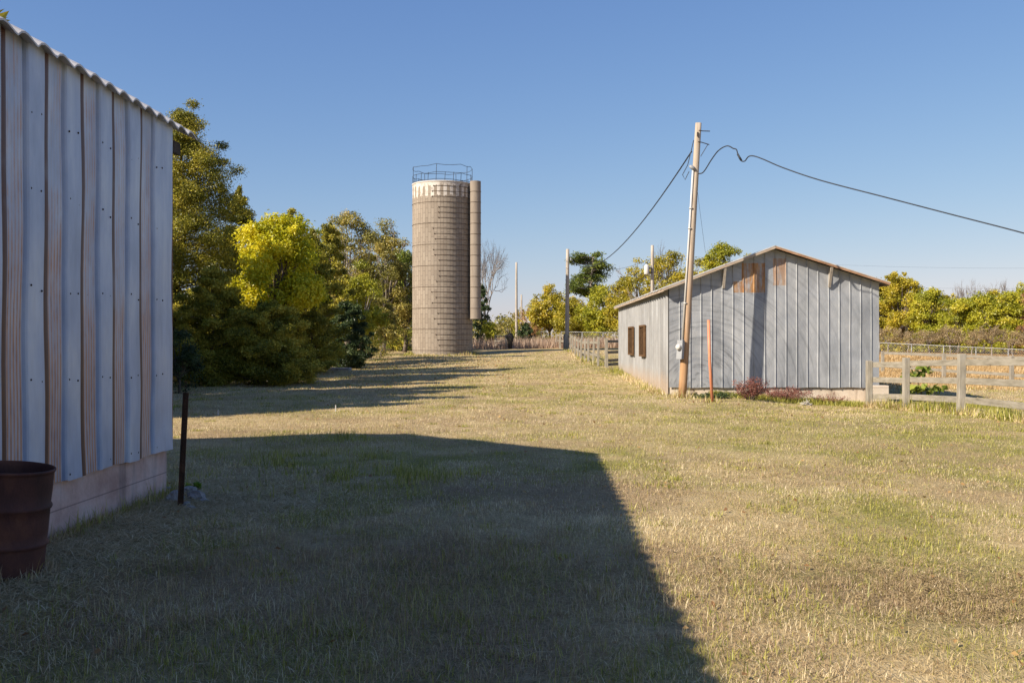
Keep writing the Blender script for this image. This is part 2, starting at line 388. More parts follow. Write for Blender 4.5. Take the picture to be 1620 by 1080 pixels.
def m_concrete(name, cols, stain):
    m, nt, out = new_mat(name)
    v = mapped(nt, (1, 1, 1)); n1 = noise(nt, v, 2.2, 6, .62); n2 = noise(nt, v, 30, 4, .6)
    n3 = noise(nt, mapped(nt, (5, 5, .55)), 1, 4, .6)
    col = ramp(nt, n1, [(.3+.2*i, c) for i, c in enumerate(cols)])
    col = mix(nt, nd(nt, 'MapRange', {0: n3, 1: .52, 2: .72, 3: 0., 4: .7}).outputs[0], col, stain)
    # one course line
    Z = nd(nt, 'SeparateXYZ', {0: nd(nt, 'NewGeometry').outputs['Position']}).outputs[2]
    ln = math_(nt, 'LESS_THAN', math_(nt, 'ABSOLUTE', math_(nt, 'SUBTRACT', Z, .225)), .006)
    col = mix(nt, math_(nt, 'MULTIPLY', ln, .5), col, (.12,.09,.08))
    col = mix(nt, .4, col, ramp(nt, n2, [(.25, .65), (.7, 1.0)]), 'MULTIPLY')
    bsdf(nt, out, col, .92, 0, bump(nt, math_(nt, 'ADD', n2, math_(nt, 'MULTIPLY', n1, 2)), .4, .012), .2); return m
def m_wood(name, cols, scale, dark=(.12,.10,.08), foot=None):
    m, nt, out = new_mat(name)
    co = nd(nt, 'TexCoord').outputs['Object']
    v = mapped(nt, scale, co); n1 = noise(nt, v, 1, 6, .65); n0 = noise(nt, mapped(nt, (1,1,1), co), 1.3, 3)
    col = ramp(nt, n1, [(.28+.22*i, c) for i, c in enumerate(cols)])
    col = mix(nt, nd(nt, 'MapRange', {0: n1, 1: .36, 2: .28, 3: 0., 4: .7}).outputs[0], col, dark)
    col = mix(nt, .4, col, ramp(nt, n0, [(.3, .65), (.65, 1.0)]), 'MULTIPLY')
    if foot:
        zz = nd(nt, 'SeparateXYZ', {0: co}).outputs[2]
        col = mix(nt, nd(nt, 'MapRange', {0: math_(nt, 'MULTIPLY_ADD', n1, 1.5, zz), 1: 2.0, 2: 5.5, 3: .75, 4: 0.}).outputs[0], col, mix(nt, .6, foot, col, 'MULTIPLY'))
    bsdf(nt, out, col, .88, 0, bump(nt, n1, .5, .006), .2); return m
def m_silo():
    m, nt, out = new_mat('concrete_silo_staves')
    u = nd(nt, 'Attribute', attribute_name='u').outputs['Fac']; h = nd(nt, 'Attribute', attribute_name='h').outputs['Fac']
    H = nd(nt, 'Attribute', attribute_name='H').outputs['Fac']
    uv = nd(nt, 'CombineXYZ', {0: h, 1: u, 2: 0.}).outputs[0]
    bt = nd(nt, 'TexBrick', {'Vector': uv, 'Color1': (.285,.235,.185,1), 'Color2': (.35,.295,.235,1), 'Mortar': (.17,.14,.115,1), 'Scale': 1., 'Mortar Size': .018, 'Mortar Smooth': .3, 'Bias': 0., 'Brick Width': .76, 'Row Height': .257}, offset=.5)
    pos = mapped(nt); n1 = noise(nt, mapped(nt, (1,1,.35)), .8, 5, .6); n2 = noise(nt, pos, 9, 4, .6)
    col = mix(nt, .55, bt.outputs[0], ramp(nt, n1, [(.3, .74), (.65, 1.0)]), 'MULTIPLY')
    col = mix(nt, .35, col, ramp(nt, n2, [(.3, .7), (.7, 1.0)]), 'MULTIPLY')
    # white paint at the rim: solid ring above, every second pair of staves below
    k = math_(nt, 'GREATER_THAN', math_(nt, 'FRACT', math_(nt, 'DIVIDE', u, .514)), .46)
    d = math_(nt, 'SUBTRACT', H, h)
    nd_ = math_(nt, 'MULTIPLY_ADD', noise(nt, pos, 1.6, 5, .7), 1.1, -.55)
    d1 = math_(nt, 'ADD', d, nd_)
    solid = math_(nt, 'LESS_THAN', d1, .36); band = math_(nt, 'MULTIPLY', k, math_(nt, 'LESS_THAN', d1, 1.22))
    pf = math_(nt, 'MULTIPLY', math_(nt, 'MAXIMUM', solid, band), nd(nt, 'MapRange', {0: noise(nt, pos, 2.2, 6, .75), 1: .38, 2: .54, 3: .12, 4: .92}).outputs[0])
    col = mix(nt, pf, col, (.62, .57, .51))
    bsdf(nt, out, col, .9, 0, bump(nt, math_(nt, 'ADD', bt.outputs['Fac'], math_(nt, 'MULTIPLY', n2, -.4)), -.35, .02), .2); return m
M_SHED = m_shed()
M_SHEDROOF = m_roofmetal('pale_corrugated_roofing', (.48,.46,.44), (.62,.60,.58), -.02)
M_SHEDBASE = m_concrete('pinkish_painted_foundation', [(.50,.32,.26), (.66,.46,.39), (.76,.60,.54)], (.15,.13,.13))
M_GABLE = m_gable(); M_SIDE = m_sidewall()
M_BARNBASE = m_concrete('cream_painted_foundation', [(.48,.39,.30), (.62,.52,.41), (.70,.61,.50)], (.28,.20,.14))
M_BARNROOF = m_roofmetal('faded_barn_roofing', (.45,.44,.42), (.58,.56,.53), .03)
M_RAKE = m_wood('sun_bleached_rake_board', [(.30,.22,.16), (.42,.33,.25), (.5,.42,.34)], (2,2,12))
M_RUSTRAKE = m_wood('rust_brown_rake_board', [(.20,.11,.06), (.33,.19,.11), (.42,.29,.2)], (2,2,12))
M_SILO = m_silo()
M_FENCE = m_wood('grey_weathered_fence_wood', [(.21,.185,.145), (.31,.28,.225), (.40,.365,.305)], (14,14,2.2), (.16,.13,.10))
M_RAIL = m_wood('grey_weathered_rail_wood', [(.19,.17,.13), (.29,.26,.205), (.38,.345,.285)], (14,2.0,14), (.15,.125,.10))
M_POLE = m_wood('sun_bleached_pole_wood', [(.30,.24,.18), (.46,.38,.30), (.60,.52,.43)], (16,16,.9), (.12,.085,.055), (.60,.33,.13))
M_GREYPOLE = m_wood('grey_pole_wood', [(.28,.24,.20), (.42,.37,.31), (.52,.47,.41)], (10,10,.9))
M_DARKWOOD = m_noisy('dark_creosoted_wood', [(.035,.03,.028), (.09,.075,.065)], (8,8,2), .9)
M_RUSTPOST = m_noisy('rusty_dark_steel', [(.035,.024,.018), (.085,.045,.026), (.16,.08,.045)], (14,14,7), .8, .2)
M_DRUM = m_noisy('rusted_drum_steel', [(.055,.028,.023), (.11,.047,.036), (.25,.10,.055)], (4,4,2.2), .72, .1, .35, .004)
M_ORANGE = m_noisy('orange_plastic', [(.62,.22,.11), (.74,.31,.18)], (5,5,5), .5, bstr=.05)
M_GREYBOX = m_noisy('grey_enamelled_steel', [(.30,.31,.325), (.40,.41,.425)], (3,3,3), .45, bstr=.05)
M_WHITEPIPE = m_noisy('pale_conduit', [(.55,.53,.5), (.66,.64,.61)], (3,3,1), .5, bstr=.05)
M_CABLE = m_noisy('dark_cable', [(.02,.022,.028), (.045,.05,.06)], (9,9,9), .6, bstr=.05)
M_WIRE = m_noisy('blue_grey_wire', [(.05,.07,.10), (.10,.12,.16)], (9,9,9), .6, .3, bstr=.05)
M_GALV = m_noisy('galvanised_pipe', [(.30,.30,.295), (.42,.42,.41)], (4,4,4), .45, .4, bstr=.05)
M_MESH = m_noisy('chain_link_wire', [(.26,.25,.24), (.36,.35,.34)], (4,4,4), .6, .2, bstr=.05)
M_HOOP = m_noisy('rusty_hoop_rod', [(.075,.05,.037), (.16,.11,.08)], (6,6,6), .8, .2, bstr=.1)
M_ROCK = m_noisy('pale_limestone', [(.22,.20,.18), (.36,.33,.30), (.48,.44,.40)], (6,6,6), .95, bstr=.8, bd=.03, fine=6)
M_BONE = m_noisy('bleached_bone_white', [(.45,.41,.35), (.66,.62,.56)], (9,9,9), .8, bstr=.2)
M_GLASS = m_noisy('dark_dusty_pane', [(.018,.014,.01), (.045,.032,.022)], (4,4,4), .8, bstr=.02, spec=.05)
M_WINFRAME = m_noisy('rusty_brown_window_frame', [(.09,.05,.026), (.20,.12,.065)], (9,9,9), .9, spec=.05)
M_MUD = m_noisy('dark_nail_heads', [(.03,.022,.02), (.06,.04,.03)], (9,9,9), .8)

LEAF_FALLEN = None
# ------------------------------------------------------------------ ground sheet
def make_ground():
    nx, ny = 420, 420
    tx = np.linspace(-1, 1, nx); ty = np.linspace(-1, 1, ny)
    X = 3.0*np.sinh(tx*6.9); Y = 12+3.0*np.sinh(ty*6.9)
    gx, gy = np.meshgrid(X, Y); x = gx.ravel(); y = gy.ravel()
    z = ground_z(x, y)
    far = sstep(300, 900, np.hypot(x, y)); z = z*(1-far)+1.0*far
    V = np.stack([x, y, z], 1)
    i = np.arange(nx-1)[None]+np.arange(ny-1)[:,None]*nx; i = i.ravel()
    Fc = np.stack([i, i+1, i+nx+1, i+nx], 1)
    gr, br, of = zones(x, y)
    o = np_obj('ground', V, Fc, m_ground(), smooth=True, colors=np.stack([gr, br, of, np.ones_like(gr)], 1))
    tag(o, 'dry mown lawn of tan and green patches with a worn drive', 'ground', kind='structure')
make_ground()

# ------------------------------------------------------------------ grass
PAL = {k:  np.array(v) for k, v in dict(
 dry=[(.30,.21,.10),(.56,.44,.23),(.74,.63,.41)], grn=[(.15,.165,.022),(.31,.30,.05),(.50,.44,.12)],
 brn=[(.24,.15,.085),(.37,.255,.15),(.48,.36,.23)], mead=[(.26,.17,.12),(.42,.30,.21),(.55,.43,.31)], org=[(.36,.22,.08),(.54,.37,.165),(.65,.50,.28)]).items()}
def pal(k, t):
    c = PAL[k]*1.12; t = np.clip(t, 0, .9999)*2; i = t.astype(int); f = (t-i)[:,None]
    return c[i]*(1-f)+c[i+1]*f
def free(x, y):
    """not inside a building"""
    s = ~((x < -3.62+.029*(y-10.27)) & (y < 10.35) & (x > -18.5))
    b = ~((x > 4.7+.013*(y-29.6)) & (x < 11.2) & (y > 29.5) & (y < 45.2))
    c = np.hypot(x+5.67, y-79.4) > 2.5
    return s & b & c
def blades(name, x, y, h, wd, label, cat, bend=.5, force=None, lay=None):
    n = len(x); z = ground_z(x, y)
    gr, br, of = zones(x, y)
    r = rng.random((n, 6))
    pick = r[:,0]; big = fbm(x*.9+40, y*.7, 44, 4); col = pal('dry', np.clip(r[:,1]*.9+(big-.5)*1.5+.06, 0, 1))
    mb = pick < br*.8; col[mb] = pal('brn', r[mb,1])
    mg = r[:,2] < (gr*.95+.08)*(1-.75*br); col[mg] = pal('grn', r[mg,1])
    mo = r[:,3] < of; col[mo] = pal('org', r[mo,1])
    if force is not None: col = pal(force, r[:,1])
    h = h*(1+.35*(mg*1.0))
    a = r[:,4]*2*math.pi; fa = a+math.pi/2+(r[:,5]-.5)
    s = np.stack([np.cos(a), np.sin(a), np.zeros(n)], 1)*(wd/2)[:,None]
    lean = bend*rng.random(n)**.8*1.3 if lay is None else lay+rng.random(n)*.15
    d = np.stack([np.cos(fa)*np.sin(lean), np.sin(fa)*np.sin(lean), np.cos(lean)], 1)*h[:,None]
    b = np.stack([x, y, z-.006], 1)
    near = y < 13
    out_v = []; out_f = []; out_c = []; base = 0
    def flush(v, f, c):
        nonlocal base
        k = v.shape[1]; out_v.append(v.reshape(-1,3)); out_f.append(base+np.arange(len(v))[:,None]*k+np.array(f)[None]) if len(v) else None
        out_c.append(np.repeat(c, k, 0)); base += v.shape[0]*k
    i = near
    if i.any():
        mid = b[i]+d[i]*.55; tip = b[i]+d[i]; tip[:,2] -= h[i]*.18*(lean[i] > .35); tip[:,:2] += d[i][:,:2]*.25
        v = np.stack([b[i]-s[i], b[i]+s[i], mid+s[i]*.75, mid-s[i]*.75, tip], 1)
        f = np.array([[0,1,2],[0,2,3],[3,2,4]])
        k = len(v); idx = (np.arange(k)[:,None,None]*5+f[None]).reshape(-1,3)
        out_v.append(v.reshape(-1,3)); out_f.append(idx+base); out_c.append(np.repeat(col[i], 5, 0)); base += k*5
    i = ~near
    if i.any():
        v = np.stack([b[i]-s[i], b[i]+s[i], b[i]+d[i]], 1); k = len(v)
        out_v.append(v.reshape(-1,3)); out_f.append((np.arange(k)[:,None]*3+np.array([0,1,2])[None])+base); out_c.append(np.repeat(col[i], 3, 0)); base += k*3
    V = np.concatenate(out_v); Fc = np.concatenate(out_f); C = np.concatenate(out_c)
    o = np_obj(name, V, Fc, M_BLADE, colors=np.concatenate([C, np.ones((len(C),1))], 1))
    return tag(o, label, cat, kind='stuff')
def lawn():
    xs = []; ys = []
    y0 = 3.3
    while y0 < 78:
        y1 = y0*1.07; D_ = 5200*min(1, (6.5/y0)**1.7)
        half = .62*y1+1.6
        n = int(D_*2*half*(y1-y0))
        xs.append((rng.random(n)*2-1)*half); ys.append(y0+rng.random(n)*(y1-y0)); y0 = y1
    x = np.concatenate(xs); y = np.concatenate(ys); k = free(x, y); x = x[k]; y = y[k]
    k = rng.random(len(x)) > 1.1*sstep(.25,.7, np.maximum(blob(x, y, -2.55, 9.4, .9, .75), .9*blob(x, y, -3.1, 7.3, .55, 2.2))); x = x[k]; y = y[k]
    tuft = .5*fbm(x*1.3, y*1.3, 91, 3)+.5*fbm(x*7, y*7, 93, 2)
    k = rng.random(len(x)) < .35+1.3*(tuft-.2); x = x[k]; y = y[k]; tuft = tuft[k]
    h = (.018+.034*rng.random(len(x))**1.5)*(.35+1.5*tuft)*(1+.014*np.maximum(y-10, 0))*(1+.75*blob(x, y, -.9, 6.0, 2.2, 3.0))
    gr, br, of = zones(x, y)
    h = h*(1+.25*br*(y < 9))*(1+1.2*of*(y > 40))
    wd = .0034*np.maximum(1, y/7.0)**.95*(.7+.6*rng.random(len(x)))
    blades('lawn_grass', x, y, h, wd, 'short dry lawn grass with green tufts', 'grass', bend=1.15)
lawn()
def straw():
    n = 5200; yy = 3.4+(rng.random(n)**1.4)*16; xx = (rng.random(n)*2-1)*(.6*yy+1)
    k = free(xx, yy); xx = xx[k]; yy = yy[k]; n = len(xx)
    blades('loose_straw', xx, yy, .07+.12*rng.random(n), .004+.002*rng.random(n), 'loose pale straw lying over the lawn', 'straw', force='dry', lay=1.32)
straw()
def tufts():
    n = 420; yy = 4+(rng.random(n)**1.5)*34; xx = (rng.random(n)*2-1)*(.58*yy+1); k = free(xx, yy); xx = xx[k]; yy = yy[k]; n = len(xx)
    m_ = 46; sz = .05+.12*rng.random(n)**2; i = np.repeat(np.arange(n), m_)
    x = xx[i]+rng.normal(size=len(i))*sz[i]; y = yy[i]+rng.normal(size=len(i))*sz[i]; k = free(x, y); x = x[k]; y = y[k]; i = i[k]
    blades('green_lawn_tufts', x, y, (.03+.05*rng.random(len(i)))*(.6+4*sz[i]), (.004+.004*rng.random(len(i)))*np.maximum(1, y/8), 'scattered taller green tufts in the mown lawn', 'grass', force='grn', bend=.8)
tufts()
def fallen():
    n = 1500; t = rng.random(n); y = np.where(t < .4, 4+rng.random(n)**1.3*22, 30+rng.random(n)*40); x = (rng.random(n)*2-1)*(.55*y+1); x = np.where(t > .4, -9+rng.random(n)*9, x)
    k = free(x, y); x = x[k]; y = y[k]; n = len(x); z = ground_z(x, y)+.02+.02*rng.random(n); sz = .009+.011*rng.random(n)+.0009*y
    a = rng.random(n)*6.283; u = np.stack([np.cos(a), np.sin(a), rng.normal(0,.3,n)], 1)*sz[:,None]; w_ = np.stack([-np.sin(a), np.cos(a), rng.normal(0,.4,n)], 1)*(sz*.6)[:,None]; c = np.stack([x, y, z], 1)
    V = np.stack([c-u, c+w_+[0,0,.008], c+u, c-w_], 1).reshape(-1,3)
    o = np_obj('fallen_leaves', V, np.arange(n)[:,None]*4+np.arange(4)[None], LEAF['rust'], attrs={'v': np.repeat(rng.random(n), 4)})
    tag(o, 'dry brown leaves scattered over the lawn', 'leaves', kind='stuff')
def litter():
    """matted cut grass along the shed wall, by the drum and the stones"""
    n = 26000
    t = rng.random(n); y = 4.2+t*7.2; x = -3.62+.029*(y-10.27)+np.abs(rng.normal(0, .55, n))+.05
    x2 = -2.7+rng.normal(0, .55, 6000); y2 = 9.6+rng.normal(0, .5, 6000)
    x = np.concatenate([x, x2]); y = np.concatenate([y, y2]); k = free(x, y); x = x[k]; y = y[k]; n = len(x)
    o = blades('matted_cut_grass', x, y, .06+.12*rng.random(n), .0045+.003*rng.random(n), 'matted cut grass heaped along the shed foundation', 'grass', force='dry', lay=1.15)
litter()
fallen()
def weed_mat():
    n = 900; x = 2.9+rng.normal(size=n)*.75; y = 6.15+rng.normal(size=n)*.5+.25*(2.9-x); k = fbm(x*2, y*2, 66, 3) > .44; x = x[k]; y = y[k]; n = len(x)
    V, Fc, v = leaves(np.stack([x, y, ground_z(x, y)+.025], 1), np.stack([np.full(n,.07), np.full(n,.07), np.full(n,.03)], 1), 34, .022, .16, .3, 0, .1)
    o = np_obj('dry_weed_mat', V, Fc, LEAF['brush'], attrs={'v': v}); tag(o, 'wiry brown dry weeds matted over the lawn in the sun', 'weeds', kind='stuff')
def field():
    n = 80000; x = 13.5+rng.random(n)*42; y = 36+rng.random(n)*60
    k = (x < .62*y+4); x = x[k]; y = y[k]; n = len(x)
    blades('field_grass', x, y, (.07+.15*rng.random(n))*(.5+fbm(x*.5, y*.5, 8, 3)), .025+.025*rng.random(n), 'orange tan pasture grass beyond the rail fence', 'grass', force='org')
    n = 26000; x = -14+rng.random(n)*34; y = 93+rng.random(n)*22
    blades('meadow_grass', x, y, .45+.7*rng.random(n), .05+.04*rng.random(n), 'tall pinkish tan meadow grass beyond the silo', 'grass', force='mead', bend=.45)
field()

# ------------------------------------------------------------------ trees
def rand_dirs(n):
    v = rng.normal(size=(n,3)); return v/np.linalg.norm(v, axis=1)[:,None]
def leaves(C, R, per, size, aspect=.55, outw=.7, hang=0., inner=.35):
    """leaf-sized faces in clumps: C centres (n,3), R radii (n,3), per leaves in each"""
    n = len(C); k = np.repeat(np.arange(n), per)
    d = rand_dirs(len(k)); rr = (inner+(1-inner)*rng.random(len(k)))**.7
    rr = rr*(1+.18*rng.normal(size=len(k)))
    p = C[k]+d*R[k]*rr[:,None]
    nrm = d*outw+rand_dirs(len(k))*.8; nrm[:,2] += .35; nrm /= np.linalg.norm(nrm, axis=1)[:,None]
    t = np.cross(nrm, rand_dirs(len(k))); t[:,2] -= hang; t -= nrm*(t*nrm).sum(1)[:,None]; t /= np.linalg.norm(t, axis=1)[:,None]+1e-9
    b = np.cross(nrm, t)
    s = size*(.6+.8*rng.random(len(k)))
    L = t*s[:,None]; W = b*(s*aspect*.5)[:,None]; fold = nrm*(s*.12)[:,None]
    V = np.stack([p, p+L*.45+W+fold, p+L, p+L*.45-W+fold], 1).reshape(-1,3)
    Fc = (np.arange(len(k))[:,None]*4+np.array([0,1,2,3])[None])
    cv = rng.random(n); v = np.clip(.6*cv[k]+.4*rng.random(len(k))+rng.normal(0,.05,len(k)), 0, 1)
    return V, Fc, np.repeat(v, 4)
weed_mat()
def crook(a, b, n=5, amt=.08):
    a = Vector(a); b = Vector(b); L = (b-a).length; pts = []
    for i in range(n):
        t = i/(n-1); p = a.lerp(b, t)
        if 0 < i < n-1: p += Vector((random.gauss(0,1), random.gauss(0,1), random.gauss(0,.6)))*L*amt
        elif i: pass
        pts.append(p)
    return pts
def limb(mb, a, b, r0, r1, n=5, amt=.07, sides=5):
    pts = crook(a, b, n, amt); mb.tube(pts, [r0+(r1-r0)*i/(n-1) for i in range(n)], sides); return pts
def branching(mb, p, d, L, r, depth, spread=.6, up=.15, sides=4):
    q = p+d*L
    pts = limb(mb, p, q, r, r*.6, 4, .06, sides)
    if depth == 0: return
    for k in range(3 if depth > 1 else 4):
        base = pts[-1] if k < 2 else pts[2]
        nd_ = (d+Vector((random.gauss(0,1), random.gauss(0,1), random.gauss(0,1)))*spread+Vector((0,0,up))).normalized()
        branching(mb, base, nd_, L*random.uniform(.6,.82), r*.58, depth-1, spread, up, 3 if depth < 3 else 4)

def place(px, d, top, hw, X=None):
    x = (px-810)/F*d if X is None else X
    z = gz(x, d); H = EYE+(540-top)/F*d-z; R = hw/F*d
    return Vector((x, d, z-.05)), H, R
def cedar(px, d, top, hw, label, kind='cedar', n=1.0, leaf=None, group=None, pw=.75, name='cedar_tree', X=None, H=None, R=None):
    if X is not None: base, H, R = Vector((X, d, gz(X, d)-.05)), H, R
    else: base, H, R = place(px, d, top, hw)
    t = thing(name, base, label, 'tree' if H > 3.4 else 'shrub', group)
    leaf = leaf or max(.085, 2.1*d/973)
    C = []; Rr = []; mb = MB()
    mb.tube(crook(base, base+Vector((0,0,H*.96)), 6, .012), [.032*H*(1-i/5.6)*.6+.01 for i in range(6)], 7)
    nb = int(62*n); ph = random.random()*6
    lob = [random.uniform(.72, 1.18) for _ in range(9)]
    for i in range(nb):
        tt = ((i+random.random())/nb)**1.25; z = H*(.03+.95*tt)
        az = ph+i*2.4+random.uniform(-.4,.4)
        prof = (1-tt)**pw*min(1, .72+tt*2.2)
        L = max(R*.07, R*prof*lob[int(tt*8.99)]*random.uniform(.72,1.12))
        dr = Vector((math.cos(az), math.sin(az), 0))
        tip = base+Vector((0,0,z))+dr*L+Vector((0,0,L*random.uniform(.0,.32)))
        mb.tube([base+Vector((0,0,max(.05,z-.1*L))), base+Vector((0,0,z))+dr*L*.5, tip], [.012*H*.25+.015, .02, .008], 4)
        for fr in (.35, .62, .88, 1.0):
            if fr < .5 and L < R*.3: continue
            c = base+Vector((0,0,z))+dr*(L*fr)+Vector((random.gauss(0,.06)*R, random.gauss(0,.06)*R, L*fr*fr*.2+random.gauss(0,.02)*H))
            rc = R*random.uniform(.13,.21)*(1.1-.45*tt)*(1.15 if fr < .9 else .8)
            C.append(c); Rr.append((rc, rc, rc*random.uniform(.5,.75)))
    for k in range(5):
        C.append(base+Vector((random.gauss(0,.03)*R, random.gauss(0,.03)*R, H*(.9+.025*k)))); Rr.append((R*.06,R*.06,H*.03))
    C = np.array(C); Rr = np.array(Rr)
    area = float((Rr[:,0]**2).mean())
    per = int(np.clip(4.6*area/(leaf*leaf*.4)*3.0, 14, 420))
    V, Fc, v = leaves(C, Rr, per, leaf, .42, .55, -.15, .2)
    k = V[:,2] > base.z+.02
    V[:,2] = np.maximum(V[:,2], base.z+.03)
    np_obj('crown', V, Fc, LEAF[kind], t, attrs={'v': v})
    mb.build('trunk', M_BARK, t, True); return t
def broadleaf(px, d, top, hw, label, kind, bottom=None, dens=1.0, leaf=None, group=None, name='tree', limbs=None, ncl=46, flat=.8, aspect=.6, bark=None, bare=0, X=None, H=None, R=None, cat='tree', open_=.0):
    if X is not None: base = Vector((X, d, gz(X, d)-.05))
    else: base, H, R = place(px, d, top, hw)
    zb = 0.06*H if bottom is None else max(.02*H, EYE+(540-bottom)/F*d-base.z)
    t = thing(name, base, label, cat, group)
    leaf = leaf or max(.085, 1.8*d/973)
    cz = (H+zb)/2; rz = (H-zb)/2
    C = []; Rr = []
    ph = [random.uniform(0, 6.28) for _ in range(4)]
    for i in range(ncl):
        dr = Vector(rand_dirs(1)[0]); 
        if dr.z < -.55: dr.z *= .5
        rad = random.uniform(.42, .97)**.7
        a = math.atan2(dr.y, dr.x); lobe = 1+.17*math.sin(2*a+ph[0])+.12*math.sin(3*a+ph[1]+dr.z*3)
        rc = R*random.uniform(.2,.36)
        c = base+Vector((dr.x*(R-rc*.75)*rad*lobe, dr.y*(R-rc*.75)*rad*lobe, cz+dr.z*(rz-rc*.6*flat)*rad*1.1))
        c.z = min(c.z, base.z+H-rc*.5)
        C.append(c); Rr.append((rc*random.uniform(.85,1.25), rc*random.uniform(.85,1.25), rc*flat*random.uniform(.7,1.)))
    # small outlying tufts break the outline
    for i in range(int(ncl*1.5)):
        dr = Vector(rand_dirs(1)[0]); dr.z = abs(dr.z)*random.choice((1,1,.2,-.5))
        rc = R*random.uniform(.07,.15)
        q_ = random.randrange(ncl); c = Vector(C[q_])+Vector((dr.x*Rr[q_][0], dr.y*Rr[q_][1], dr.z*Rr[q_][2]*1.25)); C.append(c); Rr.append((rc, rc, rc*.8))
    if bottom is None:
        for i in range(int(ncl*.45)):
            a = random.uniform(0, 6.28); l = R*random.uniform(.2,.92); rc = R*random.uniform(.18,.3)
            C.insert(ncl, base+Vector((math.cos(a)*l, math.sin(a)*l, H*random.uniform(.03,.32)))); Rr.insert(ncl, (rc, rc, rc*.8))
    C = np.array(C); Rr = np.array(Rr)
    mb = MB(); th = max(.05, .022*H)
    fork = base+Vector((random.gauss(0,.04)*R, random.gauss(0,.04)*R, zb+.18*(H-zb)))
    tp = limb(mb, base, fork, th, th*.75, 5, .03, 7)
    for c in C[:ncl if limbs is None else limbs]:
        e = Vector(c); m_ = fork.lerp(e, .45)+Vector((0,0,.1*rz))
        pp = crook(fork, m_, 3, .05)+crook(m_, e, 3, .07)[1:]
        mb.tube(pp, [th*.5, th*.36, th*.27, th*.16, th*.06], 4)
    for k in range(bare):
        a = random.uniform(0, 6.28); dv = Vector((math.cos(a)*.7, math.sin(a)*.7, random.uniform(.5,1.2))).normalized()
        s_ = Vector(C[random.randrange(ncl)]); branching(mb, s_, dv, R*.3, th*.22, 2, .5, .2, 3)
    for i_ in range(len(C)):
        C[i_][2] = max(C[i_][2], base.z+Rr[i_][2]*.8)
    vol = float((Rr[:ncl,0]**2).mean()); per = int(np.clip(dens*9.0*vol/(leaf*leaf*.5), 12, 1500))
    pers = np.concatenate([np.full(ncl, per), np.full(len(C)-ncl, max(6, int(per*.22)))]).astype(int)
    n_ = len(C)
    V, Fc, v = leaves(C, Rr, pers, leaf, aspect, .7, .25, .3)
    V[:,2] = np.maximum(V[:,2], base.z+.02)
    np_obj('crown', V, Fc, LEAF[kind], t, attrs={'v': v})
    mb.build('trunk', bark or M_BARK, t, True); return t
def bare_tree(px, d, top, hw, label, depth=5, bark=None, n=4, group=None):
    base, H, R = place(px, d, top, hw)
    t = thing('bare_tree', base, label, 'tree', group); mb = MB()
    fork = base+Vector((0,0,H*.28)); limb(mb, base, fork, .02*H, .015*H, 4, .03, 6)
    for k in range(n):
        a = 6.28*k/n+random.uniform(-.4,.4); dv = Vector((math.cos(a)*R/H*1.3, math.sin(a)*R/H*1.3, 1)).normalized()
        branching(mb, fork, dv, H*.25, .011*H, depth-1, .42, .16, 4)
    # reach exactly the height and breadth seen
    zmax = max(v[2] for v in mb.v)-base.z; xm = max(abs(v[0]-base.x) for v in mb.v)
    mb.v = [(base.x+(v[0]-base.x)*R/xm, base.y+(v[1]-base.y)*R/xm, base.z+(v[2]-base.z)*H/zmax) for v in mb.v]
    mb.build('branches', bark or M_GREYBARK, t, False); return t

GL = 'trees left of the silo'
cedar(288, 40, 180, 150, 'tall dark olive cedar rising just beyond the eave of the near shed', n=2.2, group=GL, pw=.56)
cedar(378, 44, 300, 72, 'dark cedar shoulder behind the bright yellow green tree', n=.9, group=GL)
broadleaf(436, 37.5, 335, 92, 'bright yellow green leafy tree in front of the tall cedar', 'mulberry', bottom=535, dens=.8, ncl=56, group=GL, name='mulberry_tree', leaf=.115)
cedar(338, 35.5, 425, 90, 'wide shaded cedar at the foot of the yellow green tree, nearest the shed', n=.8, group=GL, pw=.5)
cedar(430, 35.6, 478, 88, 'low shaded cedar directly beneath the bright yellow green tree', n=.8, group=GL, pw=.5)
cedar(494, 46, 366, 64, 'dark cedar to the right of the yellow green tree', n=.8, group=GL, pw=.6)
cedar(458, 52, 338, 58, 'dark cedar whose top shows over the right side of the yellow green tree', n=1., group=GL, pw=.55)
cedar(522, 57, 356, 50, 'slender dark cedar between the yellow green tree and the half bare tree', n=.9, group=GL, pw=.6)
cedar(548, 51, 478, 46, 'bushy blue green cedar at the right end of the near tree group', 'bluecedar', n=.7, group=GL, pw=.45)
broadleaf(283, 30, 515, 40, 'small blue green cedar at the corner of the near shed', 'bluecedar', group=GL, ncl=30, dens=1.2, leaf=.09, name='cedar_tree', aspect=.4)
broadleaf(474, 58, 348, 62, 'olive tree showing its top behind the yellow green tree', 'olive', group=GL, dens=.7, bark=M_GREYBARK, bare=3)
broadleaf(548, 66, 332, 62, 'half bare olive brown tree midway between cedars and silo', 'olive', group=GL, dens=.7, bark=M_GREYBARK, bare=9)
broadleaf(572, 62, 405, 48, 'pale yellow green tree in front of the half bare olive tree', 'hedge', group=GL, dens=.85, bark=M_GREYBARK, bare=3, limbs=16)
broadleaf(606, 85, 342, 50, 'thin tall olive tree just left of the silo', 'olive', group=GL, dens=.85, bark=M_GREYBARK, bare=6)
broadleaf(640, 88, 385, 36, 'mid green tree partly hidden behind the silo', 'green', group=GL, dens=.8)
cedar(632, 92, 462, 26, 'small dark cedar close against the left side of the silo', 'cedar', n=.6, group=GL)
broadleaf(515, 78, 362, 50, 'green olive tree peeping between the yellow green tree and the half bare one', 'green', group=GL, dens=.9)
broadleaf(586, 92, 398, 44, 'dull olive tree far back behind the thin tall one', 'olive', group=GL, dens=.9)
broadleaf(628, 94, 372, 36, 'olive tree whose right half is hidden by the silo', 'olive', group=GL, dens=.9, bark=M_GREYBARK, bare=4)
